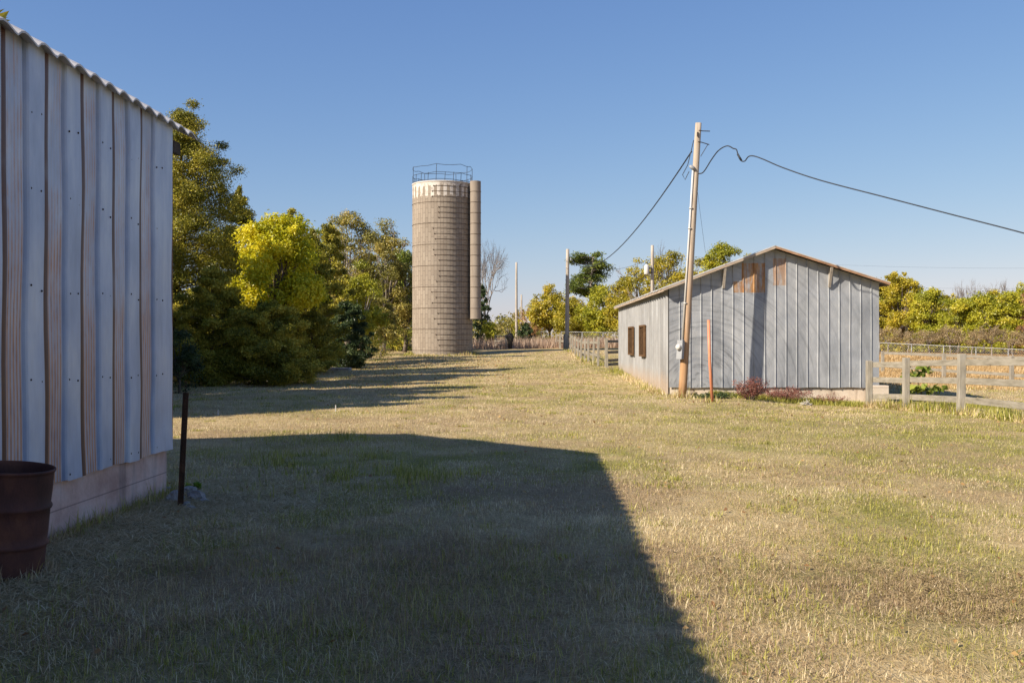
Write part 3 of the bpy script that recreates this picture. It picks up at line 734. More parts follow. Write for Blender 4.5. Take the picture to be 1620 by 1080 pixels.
broadleaf(604, 72, 470, 30, 'low tan and olive bush at the foot of the trees left of the silo', 'olive', group=GL, dens=.8, bark=M_GREYBARK, bare=5, name='bush', cat='bush')
# trees behind the near shed: their shadows fall across the lawn
for (X, Y, H, R, s) in ((-13.6,25.6,10.,3.1,'tallest'), (-14.6,17.4,9.2,3.2,'nearest'), (-14,23,9.6,3.0,'broadest'), (-20.5,31,8.4,3.2,'farthest'), (-14.9,28.7,9.6,3.0,'most crowded'), (-13.2,20.6,9,3.0,'slimmest'), (-14.7,31.8,10.0,3.3,'darkest'), (-18.6,35.5,9.2,3.2,'second tallest')):
    cedar(0, Y, 0, 0, s+' of the cedars standing out of sight behind the near shed', X=X, H=H, R=R, n=.9, leaf=.3, group='cedars behind the near shed')

bare_tree(768, 106, 362, 62, 'bare grey branched tree reaching out from behind the silo', 6, M_GREYBARK, 5)
cedar(763, 101, 452, 22, 'dark cedar peeping out below the silo chute', 'bluecedar', n=.5)
broadleaf(776, 99, 505, 20, 'round olive bush at the right foot of the silo', 'hedge', ncl=18, dens=.7, name='bush', cat='bush', bottom=548)
broadleaf(803, 112, 498, 24, 'thin brown scrub tree between silo and bare far pole', 'olive', ncl=18, dens=.35, bare=5, bark=M_GREYBARK)
broadleaf(839, 128, 480, 22, 'rusty brown tree left of the golden trees', 'rust', ncl=18, dens=.5, bare=3, bark=M_GREYBARK)
cedar(832, 106, 512, 18, 'low dark juniper behind the meadow grass', 'bluecedar', n=.4, pw=.4)
GM = 'golden trees between silo and barn'
broadleaf(868, 124, 448, 36, 'golden green tree at the left end of the golden row', 'gold', group=GM, dens=.8)
broadleaf(905, 116, 470, 40, 'golden tree behind the pole with the dark lower half', 'gold', group=GM, dens=.8)
broadleaf(952, 112, 452, 42, 'golden green tree below the flat topped pine', 'hedge', group=GM, dens=.8)
broadleaf(986, 106, 440, 34, 'golden tree next to the back corner of the barn', 'gold', group=GM, dens=.7, bare=4, bark=M_GREYBARK)
broadleaf(1012, 100, 404, 38, 'sparse yellow tree left of the transformer pole', 'gold', group=GM, dens=.35, bare=8, bark=M_GREYBARK)
broadleaf(1058, 96, 396, 46, 'orange yellow tree behind the barn, right of the transformer pole', 'gold', group=GM, dens=.5, bare=4, bark=M_GREYBARK)
bare_tree(1052, 98, 378, 44, 'bare twiggy tree behind the barn beside the transformer pole', 5, M_GREYBARK, 5)
broadleaf(1098, 92, 404, 38, 'low gold tree behind the barn roof next to the leaning pole', 'gold', group=GM, dens=.5, bare=3, bark=M_GREYBARK)
broadleaf(1142, 88, 378, 46, 'yellow green round tree topping the barn roof right of the leaning pole', 'hedge', group=GM, dens=.8)
broadleaf(1185, 92, 402, 26, 'small gold tree peeping over the barn roof near its ridge', 'gold', group=GM, dens=.6)
def far_wood():
    n = 520; px = 480+rng.random(n)*1350; d = 150+rng.random(n)*30
    top = 503+9*np.sin(px*.021)+7*np.sin(px*.057+1)+rng.normal(0,4,n)
    x = (px-810)/F*d; zt = EYE+(540-top)/F*d; z0 = g(x, d); z = z0+(zt-z0)*rng.random(n)**.6
    rr = 1.0+rng.random(n)*.9
    V, Fc, v = leaves(np.stack([x, d, z-rr*.5], 1), np.stack([rr, rr, rr*.8], 1), 60, .55, .6, .6, 0, .2)
    o = np_obj('far_wood', V, Fc, LEAF['olive'], attrs={'v': v}); tag(o, 'far low wood of olive and brown scrub along the skyline', 'wood', kind='stuff')
far_wood()
GS = 'scrub bushes beyond the meadow'
for (px, d, top, hw, kind, lab) in ((790,116,512,16,'olive','olive scrub bush right of the round bush at the silo'), (822,120,505,18,'hedge','yellowish scrub bush behind the bare brown pole'), (846,117,508,16,'rust','russet scrub bush left of the golden row'), (858,112,520,14,'olive','small dull bush at the left foot of the golden row')):
    broadleaf(px, d, top, hw, lab, kind, group=GS, ncl=18, dens=.6, name='bush', cat='bush')
def pine():
    base, H, R = place(932, 119, 398, 46)
    t = thing('pine_tree', base, 'tall flat topped green pine above the golden trees', 'tree'); mb = MB()
    limb(mb, base, base+Vector((.5,0,H*.93)), .3, .1, 6, .015, 7); C = []; Rr = []
    for k in range(46):
        tt = random.random(); a = random.uniform(0,6.28); z = H*(.56+.40*tt); L = R*random.uniform(.35,1.0)*(1 if tt < .8 else .7)*(.75 if tt < .15 else 1)
        e = base+Vector((math.cos(a)*L, math.sin(a)*L, z)); mb.tube(crook(base+Vector((.4,0,z-.12*L)), e, 4, .06), [.1,.08,.06,.03], 4)
        C.append(e); rc = R*random.uniform(.16,.28); Rr.append((rc, rc, rc*.58))
        C.append(base.lerp(e, .6)+Vector((0,0,(z)*.4+.0))); Rr.append((rc*.9, rc*.9, rc*.4))
    V, Fc, v = leaves(np.array(C), np.array(Rr), 170, .26, .4, .6, 0, .2)
    np_obj('crown', V, Fc, LEAF['pine'], t, attrs={'v': v}); mb.build('trunk', M_GREYBARK, t, True)
pine()
GH = 'yellowing hedgerow behind the chain link fence'
for (px, d, top, hw, kind, lab) in (
  (1392,124,440,36,'gold','golden hedgerow tree touching the right edge of the barn roof'),
  (1427,120,419,38,'gold','tallest golden tree of the hedgerow, close to the barn'),
  (1472,116,456,38,'hedge','yellow green hedgerow tree just right of the tallest golden one'),
  (1515,113,464,36,'hedge','lowest yellow green tree in the dip of the hedgerow'),
  (1556,111,459,38,'hedge','yellow green hedgerow tree with bare twigs above it'),
  (1598,109,455,36,'hedge','bright yellow hedgerow tree near the right edge of the photo'),
  (1640,107,448,38,'rust','russet tinged hedgerow tree cut by the right edge of the photo'),
  (1684,106,450,40,'hedge','hedgerow tree beyond the right edge of the photo')):
    broadleaf(px, d, top, hw, lab, kind, group=GH, dens=1.0, ncl=46)
for k, (px, d, top, hw, kind) in enumerate(((1450,128,446,34,'hedge'), (1494,126,462,34,'gold'), (1536,125,464,34,'hedge'), (1577,124,458,34,'gold'), (1620,122,450,36,'hedge'), (1408,132,436,34,'hedge'))):
    broadleaf(px, d, top, hw, ('yellow green crown', 'golden crown')[kind == 'gold']+' of the rear hedgerow '+('behind the tallest golden tree', 'behind its dip', 'below the left twiggy crown', 'below the right twiggy crown', 'nearest the right edge of the photo', 'peeping at the barn roof edge')[k], kind, group=GH, dens=1.0, ncl=46)
for (px, d, top, hw, lab) in ((1532,136,438,36,'bare twiggy crown showing above the middle of the hedgerow'), (1585,128,437,34,'bare twiggy crown showing above the right end of the hedgerow')):
    bare_tree(px, d, top, hw, lab, 5, M_GREYBARK, 5, 'bare crowns above the hedgerow')
BL = ['in front of the tallest golden tree, next to the barn', 'second from the barn along the chain link fence', 'third from the barn along the chain link fence', 'at the dip of the hedgerow', 'right of the hedgerow dip', 'below the twiggy crowns', 'below the bright yellow tree', 'cut by the right edge of the photo']
for i in range(8):
    broadleaf(1404+i*33, 103-i*1.6, 517+random.uniform(-5,5), 26, 'brown twiggy brush '+BL[i], 'brush', group='brown brush along the chain link fence', ncl=16, dens=.5, name='brush', cat='bush', bare=5, bottom=552, bark=M_GREYBARK, aspect=.25)

# ------------------------------------------------------------------ near shed on the left
def shed():
    base = Vector((-3.64, 10.27, 0)); U = Vector((-.029, -1, 0)).normalized(); N = Vector((1, -.029, 0)).normalized()
    # U runs along the long wall towards the camera, N points out over the lawn
    t = thing('shed', base, 'large rusty metal sided shed close on the left with pink foundation', 'shed')
    L, W, PI_ = 24.0, 14.54, .483
    EH = 3.86
    up = Vector((0,0,1))
    f = MB(); f.box(base+U*(L/2)-N*(W/2)+up*(.07), (W, L, .80), (N, U, up)); f.build('foundation', M_SHEDBASE, t, bevel=.012)
    # long wall: trapezoid pans, every second one proud
    per = .293; prof = []; PA, PB = .262, .343
    u = .225; k = 0
    prof += [(0, .055, 0, 0), (.03, .059, 0, 0)]
    while u < L-.7:
        # proud plain pan, a rolled edge towards the camera with a groove added to shade it dark, then the recessed rusted pan
        prof += [(u+.012, .058, 0, 0), (u+.03, .059, 0, 0), (u+PA-.04, .059, 0, 0), (u+PA-.024, .0565, 0, 0), (u+PA-.012, .044, 0, 0), (u+PA-.004, .020, 0, 0), (u+PA+.008, .018, 0, 0), (u+PA+.018, .030, .3, 0), (u+PA+.03, .0355, .8, 0), (u+PA+.05, .035, 1, 0)]
        e = u+PA+PB
        prof += [(e-.098, .035, 1, .0), (e-.092, .035, .8, .9), (e-.05, .035, .6, 1), (e-.012, .036, .3, 1), (e-.002, .053, .2, 1), (e+.004, .057, 0, .8)]
        u = e; k += 1
    V = []; A = {'u': [], 'pan': [], 'edge': []}; nz = 15
    for (uu, d, pan, ed) in prof:
        for j in range(nz):
            tz = j/(nz-1); z = .465+(EH+.05-.465)*tz
            if j == 0: z += .008*math.sin(uu*5)+.006*random.uniform(-1,1)
            wob = .004*math.sin(uu*7+z*2.2)+.003*math.sin(z*5+uu*3)+(.012*(1-tz/.08) * (.5+.5*math.sin(uu*4.3)) if tz < .08 else 0)
            p = base+U*(uu+.006*math.sin(z*3+uu))+N*(d+wob)+up*(z-base.z); V.append(p)
            A['u'].append(uu); A['pan'].append(pan); A['edge'].append(ed)
    n = len(prof); Fc = []
    for i in range(n-1):
        for j in range(nz-1): Fc.append((i*nz+j, (i+1)*nz+j, (i+1)*nz+j+1, i*nz+j+1))
    np_obj('siding', np.array([tuple(v) for v in V]), np.array(Fc)[:, ::-1], M_SHED, t, smooth=False, attrs=A)
    # nail heads in rows along the proud pans
    nb = MB(); u = .225
    while u < 12:
        for off in (.05, PA-.06):
            for z in (.52, 1.28, 2.02, 2.75, 3.35):
                c = base+U*(u+off+random.uniform(-.01,.01))+N*(.058)+up*(z+random.uniform(-.03,.03))
                nb.lathe(c, [(.009, -.002), (.009, .004), (.004, .007), (0.0005, .0075)], 6, (U, up, N))
        c = base+U*(u+PA+PB*.5)+N*.026+up*(2.0); nb.lathe(c, [(.009, -.002), (.009, .004), (.0005, .0075)], 6, (U, up, N))
        u += PA+PB
    tag(nb.build('nail_heads', M_MUD, t), None, None, kind='stuff')
    # gable ends
    for (uu, sgn) in ((0, 1), (L, -1)):
        gb = MB(); pts = []
        o_ = base+U*uu
        E = -U*sgn
        vs = [o_+up*.465+N*.02, o_-N*W+up*.465, o_-N*W+up*EH, o_-N*(W/2)+up*(EH+W/2*PI_), o_+up*EH+N*.02]
        vs2 = [v+E*.03 for v in vs]
        gb.add(vs+vs2, [(0,1,2,3,4), (9,8,7,6,5)]+[(i, (i+1) % 5, 5+(i+1) % 5, 5+i) for i in range(5)])
        gb.build('gable_wall', M_SHEDROOF, t)
    bw = MB(); bw.box(base-N*(W+.02)+U*(L/2)+up*2.15, (.04, L, 3.4), (N, U, up)); bw.build('back_wall', M_SHEDROOF, t)
    # roof: two slopes of wide rolled sheets with a scalloped eave
    for side in (1, -1):
        rb = MB(); n_ = 0; rake = .52; eave = .14; pr = []
        uu = -rake; P_ = .285
        while uu < L+rake:
            for q in range(6):
                tq = q/6; hh = .05*math.sin(math.pi*tq**1.5)**.9 if 0 < tq else 0
                pr.append((uu+P_*tq, hh, .012*math.sin(uu*3)))
            uu += P_
        for top in (1, 0):
            for (a, hh, jit) in pr:
                for s_ in (0, .33, .66, 1):
                    run = -eave-.03*(jit)+s_*(W/2+eave)
                    z = EH+.03+run*PI_+hh+(.016 if top else 0)
                    pp = base+U*a-N*(run if side == 1 else W-run)+up*z; rb.v.append(tuple(pp))
        m_ = len(pr); n4 = 4
        for i in range(m_-1):
            for j in range(3):
                a0 = i*n4+j; b0 = a0+m_*n4
                rb.f += [(a0, a0+1, a0+n4+1, a0+n4), (b0, b0+n4, b0+n4+1, b0+1)]
            a0 = i*n4; b0 = a0+m_*n4; rb.f.append((a0, a0+n4, b0+n4, b0))
            a0 += 3; b0 += 3; rb.f.append((a0+n4, a0, b0, b0+n4))
        for i in (0, m_-1):
            for j in range(3):
                a0 = i*n4+j; b0 = a0+m_*n4; rb.f.append((a0, b0, b0+1, a0+1))
        rb.build('roof', M_SHEDROOF, t)
    # dark purlin stub under the rake overhang
    pb = MB(); pb.box(base-U*.2-N*.03+up*(EH-.16), (.05, .4, .13), (N, U, up))
    pb.build('purlin_end', M_DARKWOOD, t)
    # corner rust trim
    cb = MB(); cb.box(base-U*.012+N*.035+up*(1.9), (.04, .012, 2.85), (N, U, up)); cb.build('corner_trim', M_RUSTRAKE, t)
shed()

# ------------------------------------------------------------------ drum, post, stones
def drum():
    b = G(18, 909); b.z -= .02
    ax = Vector((math.sin(math.radians(4.8)), 0, math.cos(math.radians(4.8)))); X = Vector((ax.z, 0, -ax.x)); Y = Vector((0,1,0))
    d = b.y; R = .286
    b.x = (83-17-810)/F*d-R
    t = thing('steel_drum', b, 'rusty open topped steel drum at the left edge by the shed', 'drum')
    prof = [(R*.93, 0), (R*.955, .012), (R*.955, .03), (R*.94, .04)]
    for k in range(7): prof.append((R*(.945+.008*k/6), .04+.20*k/6))
    def ring(h, r): return [(r, h-.022), (r+.009, h-.012), (r+.013, h), (r+.009, h+.012), (r, h+.022)]
    prof += ring(.265, R*.955); prof += [(R*.965, .35), (R*.97, .45)]; prof += ring(.535, R*.97)
    prof += [(R*.985, .65), (R*.99, .77), (R*1.0, .785), (R*1.02, .79), (R*1.03, .80), (R*1.02, .81), (R*.99, .812), (R*.975, .80), (R*.96, .77), (R*.93, .05), (.02, .045)]
    prof = [(a_, h_*.918) for a_, h_ in prof]; m = MB(); m.lathe(b, prof, 64, (X, Y, ax)); o = m.build('body', M_DRUM, t, True)
drum()
def tpost():
    b = G(285, 803); top = P(294, 621, b.y); b.z -= .05
    m = MB(); Z = (top-b); L = Z.length; Z.normalize(); X = Vector((0,1,0)).cross(Z).normalized(); Y = Z.cross(X)
    w_ = .029
    for off, sz in ((0, (w_*1.9, .008)), (0, (.008, w_*1.3))):
        m.box(b+Z*(L/2)+Y*(.012 if sz[1] > .01 else 0), (sz[0], sz[1], L), (X, Y, Z))
    for k in range(34): m.box(b+Z*(.12+k*.034)-Y*.008, (.014, .012, .014), (X, Y, Z))
    tag(m.build('metal_fence_post', M_RUSTPOST), 'leaning dark rusty metal post standing by the shed corner', 'post')
tpost()
def rock(px, py, s, label, name='stone', flat=.6, mat=None, blocky=False):
    p = G(px, py); n1, n2 = 9, 14; V = []; Fc = []
    sd_ = random.random()*50
    for i in range(n1+1):
        th = math.pi*i/n1
        for j in range(n2):
            a = 2*math.pi*j/n2; d = Vector((math.sin(th)*math.cos(a), math.sin(th)*math.sin(a), math.cos(th)))
            q = d.copy()
            if blocky:
                mx = max(abs(d.x), abs(d.y), abs(d.z)); q = d.lerp(d/mx*.8, .8)
            r = 1+.5*(float(vnoise(d.x*2+sd_, d.y*2+d.z*1.7+sd_, 3))-.5)+.25*(float(vnoise(d.x*5+sd_, d.y*5+d.z*4, 9))-.5)
            V.append(p+Vector((q.x*s[0]*r, q.y*s[1]*r, q.z*s[2]*r+s[2]*.45)))
    for i in range(n1):
        for j in range(n2): Fc.append((i*n2+j, (i+1)*n2+j, (i+1)*n2+(j+1) % n2, i*n2+(j+1) % n2))
    o = np_obj(name, np.array([tuple(v) for v in V]), np.array(Fc), mat or M_ROCK)
    return tag(o, label, 'stone', 'stones by the shed corner')
rock(276, 797, (.085,.07,.075), 'upright pale stone left of the leaning metal post')
rock(301, 783, (.075,.06,.06), 'squared block stone just right of the leaning metal post', blocky=True)
rock(311, 793, (.10,.08,.065), 'largest rounded stone to the right of the leaning metal post')
rock(322, 797, (.06,.05,.035), 'small stone at the right end of the stone heap')
rock(292, 802, (.06,.05,.03), 'small flat stone at the foot of the leaning metal post')
rock(270, 778, (.09,.05,.03), 'flat slab stone against the shed foundation corner', blocky=True)
rock(302, 806, (.05,.05,.025), 'little pebble stone in front of the heap')
rock(284, 776, (.07,.05,.035), 'dark flat stone behind the leaning metal post')

# ------------------------------------------------------------------ plants
def weed(px, py, h, r, label, kind, n=14, leaf=.06, name='weed', cat='weed', group=None, aspect=.3, per=26, depth=None, bark=None):
    p = G(px, py)
    t = thing(name, p, label, cat, group); mb = MB(); C = []; Rr = []
    for k in range(n):
        a = random.uniform(0, 6.28); l = r*random.uniform(.2,1); e = p+Vector((math.cos(a)*l, math.sin(a)*l*.6, h*random.uniform(.45,1)*(1-.35*l/r)))
        pp = crook(p+Vector((math.cos(a)*.1*r, math.sin(a)*.1*r, -.02)), e, 4, .08); mb.tube(pp, [.008,.006,.005,.003], 4)
        for f_ in (.45, .75, 1):
            C.append(p.lerp(e, f_)); Rr.append((r*.17, r*.17, h*.13))
    V, Fc, v = leaves(np.array(C), np.array(Rr), per, leaf, aspect, .4, 0, .1)
    np_obj('leaves', V, Fc, LEAF[kind], t, attrs={'v': v}); mb.build('stems', bark or M_BARK, t)
GW = 'reddish weeds along the barn front'
weed(1186, 633, .72, .62, 'reddish brown weed clump in the pole shadow at the barn foundation', 'redweed', 34, .06, group=GW, per=24)
weed(1243, 636, .5, .95, 'widest reddish weed clump at the middle of the barn foundation', 'redweed', 42, .06, group=GW, per=20)
weed(1308, 640, .45, .65, 'sparse reddish weed near the right end of the barn foundation', 'redweed', 15, .05, group=GW, per=14)
weed(1093, 628, .18, .2, 'dark dry weed right of the leaning pole foot', 'brush', 8, .05, per=10)
weed(1137, 630, .20, .7, 'low dark green weed patch behind the orange rod', 'bluecedar', 20, .07, per=14)
weed(1061, 620, .42, .22, 'small broad leaved green weed left of the leaning pole foot', 'weed', 7, .13, aspect=.45, per=8)
weed(1085, 622, .42, .2, 'small green weed right behind the leaning pole foot', 'weed', 6, .13, aspect=.45, per=8)
weed(308, 778, .1, .07, 'tiny bright green weed sprouting beside the stone heap', 'weed', 6, .04, aspect=.6, per=10)
weed(262, 652, .22, .2, 'light green weed in the sun beside the shed corner', 'weed', 9, .06, aspect=.5, per=10)
def bigweed():
    p = G(1458, 643); t = thing('leafy_plant', p, 'tall big leaved green plant growing through the right rail fence', 'plant')
    mb = MB(); C = []; Rr = []
    for (dx, dz) in ((-.25,.45),(0,.5),(.3,.42),(-.05,.95),(.15,1.0),(-.3,.9),(.4,.5),(-.4,.38)):
        e = p+Vector((dx, random.uniform(-.2,.2), dz)); mb.tube(crook(p, e, 4, .05), [.014,.011,.008,.005], 5)
        C.append(e); Rr.append((.24,.2,.09))
    V, Fc, v = leaves(np.array(C), np.array(Rr), 15, .2, .8, .3, .2, .1)
    np_obj('leaves', V, Fc, LEAF['green'], t, attrs={'v': v}); mb.build('stems', M_BARK, t)
bigweed()
def greenstrip():
    n = 16000; x = 5.9+rng.random(n)*7.2; y = 28.9+rng.normal(0, .28, n)-np.maximum(x-9.5,0)*.75
    k = free(x, y); x = x[k]; y = y[k]; n = len(x)
    blades('green_weed_strip', x, y, .05+.11*rng.random(n), .016+.014*rng.random(n), 'bright green ground weeds along the barn foundation and fence', 'weeds', force='grn')
    # tufts of longer green grass in the shade by the shed
    n = 5000; cx = np.array([-2.05,-1.3,-2.6,-3.0]); cy = np.array([11.2,11.4,13.2,16.]); i = rng.integers(0, 4, n)
    x = cx[i]+rng.normal(0,.6,n); y = cy[i]+rng.normal(0,.6,n); k = free(x, y) & (fbm(x*2.5, y*2.5, 12, 3) > .5); x = x[k]; y = y[k]; n = len(x)
    blades('green_grass_tufts', x, y, .06+.10*rng.random(n), .006+.004*rng.random(n), 'longer green grass tufts in the shade by the shed', 'grass', force='grn')
greenstrip()
def bones():
    p = G(1275, 641); t = MB()
    for k in range(13):
        a = random.uniform(-1.2, 1.2); e = p+Vector((math.sin(a)*.2, random.uniform(-.1,.08), .04+.15*math.cos(a)*random.uniform(.3,1)))
        t.tube(crook(p+Vector((random.gauss(0,.1), 0, 0)), e, 4, .06), [.012,.011,.009,.005], 5)
    tag(t.build('bleached_branches', M_BONE, None, True), 'bleached white branch bundle on the grass before the barn', 'branches')
    q = G(420, 625)
bones()

# ------------------------------------------------------------------ barn on the right
YF, YB = 29.6, 45.2
def barn():
    base = Vector((4.77, YF, 0)); t = thing('barn', base, 'low grey sheet metal barn with shallow gable roof', 'barn')
    XL, XR, XM = 4.77, 11.15, 7.93; dxb = .22
    HL, HR, HM, Z0 = 3.22, 3.38, 4.41, .20
    up = Vector((0,0,1))
    def topz(x): return HL+(HM-HL)*(x-XL)/(XM-XL) if x < XM else HM+(HR-HM)*(x-XM)/(XR-XM)
    f = MB(); vs = []
    for (x, y) in ((XL+.03, YF+.03), (XR-.03, YF+.03), (XR-.03+dxb, YB-.03), (XL+.03+dxb, YB-.03)):
        vs += [(x, y, -.9), (x, y, Z0+.06)]
    f.add(vs, [(0,2,3,1), (2,4,5,3), (4,6,7,5), (6,0,1,7), (1,3,5,7)])
    f.build('foundation', M_BARNBASE, t)
    # gable front with raised seams
    pr = []; x = XL; k = 0
    while x < XR-.05:
        if k == 0: pr += [(x, 0)]
        s_ = x+.3233
        if s_ < XR-.1: pr += [(s_-.022, 0), (s_-.012, .022), (s_+.0, .028), (s_+.012, .022), (s_+.022, 0)]
        x += .3233; k += 1
    pr.append((XR, 0)); pr.append((XM, 0)); pr = sorted(set(pr))
    NZ = 12; V = []; Fc = []
    for (x, d) in pr:
        for j in range(NZ):
            z = Z0+(topz(x)-Z0)*j/(NZ-1)
            dent = .006*math.sin(x*5.1+z*1.7)+.004*math.sin(z*4.3+x*2.2)+(.012 if z < 3.07 else 0)
            V.append((x, YF-.02-d-dent, z if j else z-.012*math.sin(x*6)))
    n = len(pr)
    for i in range(n-1):
        for j in range(NZ-1): Fc.append((i*NZ+j, (i+1)*NZ+j, (i+1)*NZ+j+1, i*NZ+j+1))
    np_obj('gable_wall', np.array(V), np.array(Fc), M_GABLE, t)
    # lap seam above the lower sheets
    pass
    # long side with shallow corrugations
    Ls = YB-YF; W1 = [(YF+(1017-832)*0, 0)]
    wins = [(34.75, 35.95, .0), (38.5, 39.8, .0)]
    V = []; Fc = []; m_ = 620
    for i in range(m_+1):
        y = YF+Ls*i/m_; xx = XL+dxb*(y-YF)/Ls-.02-.06*max(0, math.sin(2*math.pi*(y-YF)/.56))**3-.012*math.sin(2*math.pi*(y-YF)/.28)
        V += [(xx, y, Z0-.28+.01*math.sin(y*3)), (xx, y, HL+.06)]
    for i in range(m_): Fc.append((i*2, i*2+1, i*2+3, i*2+2))
    np_obj('side_wall', np.array(V), np.array(Fc), M_SIDE, t, smooth=True)
    o = MB(); o.add([(XR, YF, Z0), (XR+dxb, YB, Z0), (XR+dxb, YB, HR+.02), (XR, YF, HR+.02)], [(0,1,2,3)])
    o.build('far_side_wall', M_SIDE, t)
    o = MB(); o.add([(XL+dxb, YB, Z0), (XR+dxb, YB, Z0), (XR+dxb, YB, HR), (XM+dxb, YB, HM), (XL+dxb, YB, HL)], [(0,1,2,3,4)]); o.build('back_wall', M_SIDE, t)
    # windows with upright bars
    for (y0, y1, _) in wins:
        z0, z1 = 1.12, 2.13; xw = XL+dxb*((y0+y1)/2-YF)/Ls-.115
        fr = MB()
        for (yy, zz, sy, sz) in (((y0+y1)/2, z0-.03, y1-y0+.14, .07), ((y0+y1)/2, z1+.03, y1-y0+.14, .07), (y0-.03, (z0+z1)/2, .07, z1-z0-.012), (y1+.03, (z0+z1)/2, .07, z1-z0-.012)):
            fr.box((xw-.012, yy, zz), (.07, sy, sz))
        wo = fr.build('window', M_WINFRAME, t)
        gl = MB(); gl.box((xw+.012, (y0+y1)/2, (z0+z1)/2), (.01, y1-y0, z1-z0)); gl.build('pane', M_GLASS, wo)
        for q in (.27, .5, .73):
            br = MB(); br.box((xw-.004, y0+(y1-y0)*q, (z0+z1)/2), (.012, .07, z1-z0-.01)); br.build('bar', M_WINFRAME, wo)
    # roof slopes
    ov, ef = .24, .34
    for side in (0, 1):
        rb = MB()
        if side == 0: xe, ze, sl = XL, HL, (HM-HL)/(XM-XL)
        else: xe, ze, sl = XR, HR, (HR-HM)/(XR-XM)
        sg = -1 if side == 0 else 1
        x1 = xe+sg*ov; z1 = ze+sl*sg*ov
        NY = 80
        for lay in (0, 1):
            for i in range(NY+1):
                y = YF-ef+(YB-YF+2*ef)*i/NY; sh = dxb*(y-YF)/(YB-YF); wob = .010*math.sin(i*1.7)+.006*math.sin(i*.6)
                rb.v += [(x1+sh, y, z1+.052+lay*.026+wob), (XM+sh, y, HM+.052+lay*.026+wob)]
        o_ = (NY+1)*2
        for i in range(NY):
            a = i*2; rb.f += [(a, a+1, a+3, a+2), (o_+a, o_+a+2, o_+a+3, o_+a+1), (a, a+2, o_+a+2, o_+a), (a+1, o_+a+1, o_+a+3, a+3)]
        rb.f += [(0, o_, o_+1, 1), (NY*2, NY*2+1, o_+NY*2+1, o_+NY*2)]
        ro = rb.build('roof', M_BARNROOF, t)
        bd = MB(); bd.beam((x1+sg*-.02, YF-ef+.02, z1+.025), (XM+sg*.002, YF-ef+.02, HM+.022), .03, .065, (0,0,1))
        bd.build('rake_board', M_RAKE if side == 0 else M_RUSTRAKE, t)
        eb = MB(); eb.beam((x1-sg*.03, YF-ef+.05, z1+.02), (x1-sg*.03+dxb, YB+ef-.05, z1+.02), .03, .09); eb.build('fascia_board', M_RAKE, t)
    for (x, s_) in ((6.42, 1), (9.63, -1)):
        b = MB(); b.beam((x, YF-.06, topz(x)-.62), (x, YF-.30, topz(x)-.03), .05, .07, (1,0,0)); b.beam((x, YF-.06, topz(x)-.62), (x, YF-.06, topz(x)-.08), .05, .04, (1,0,0))
        b.build('knee_brace', M_GREYPOLE, t)
barn()

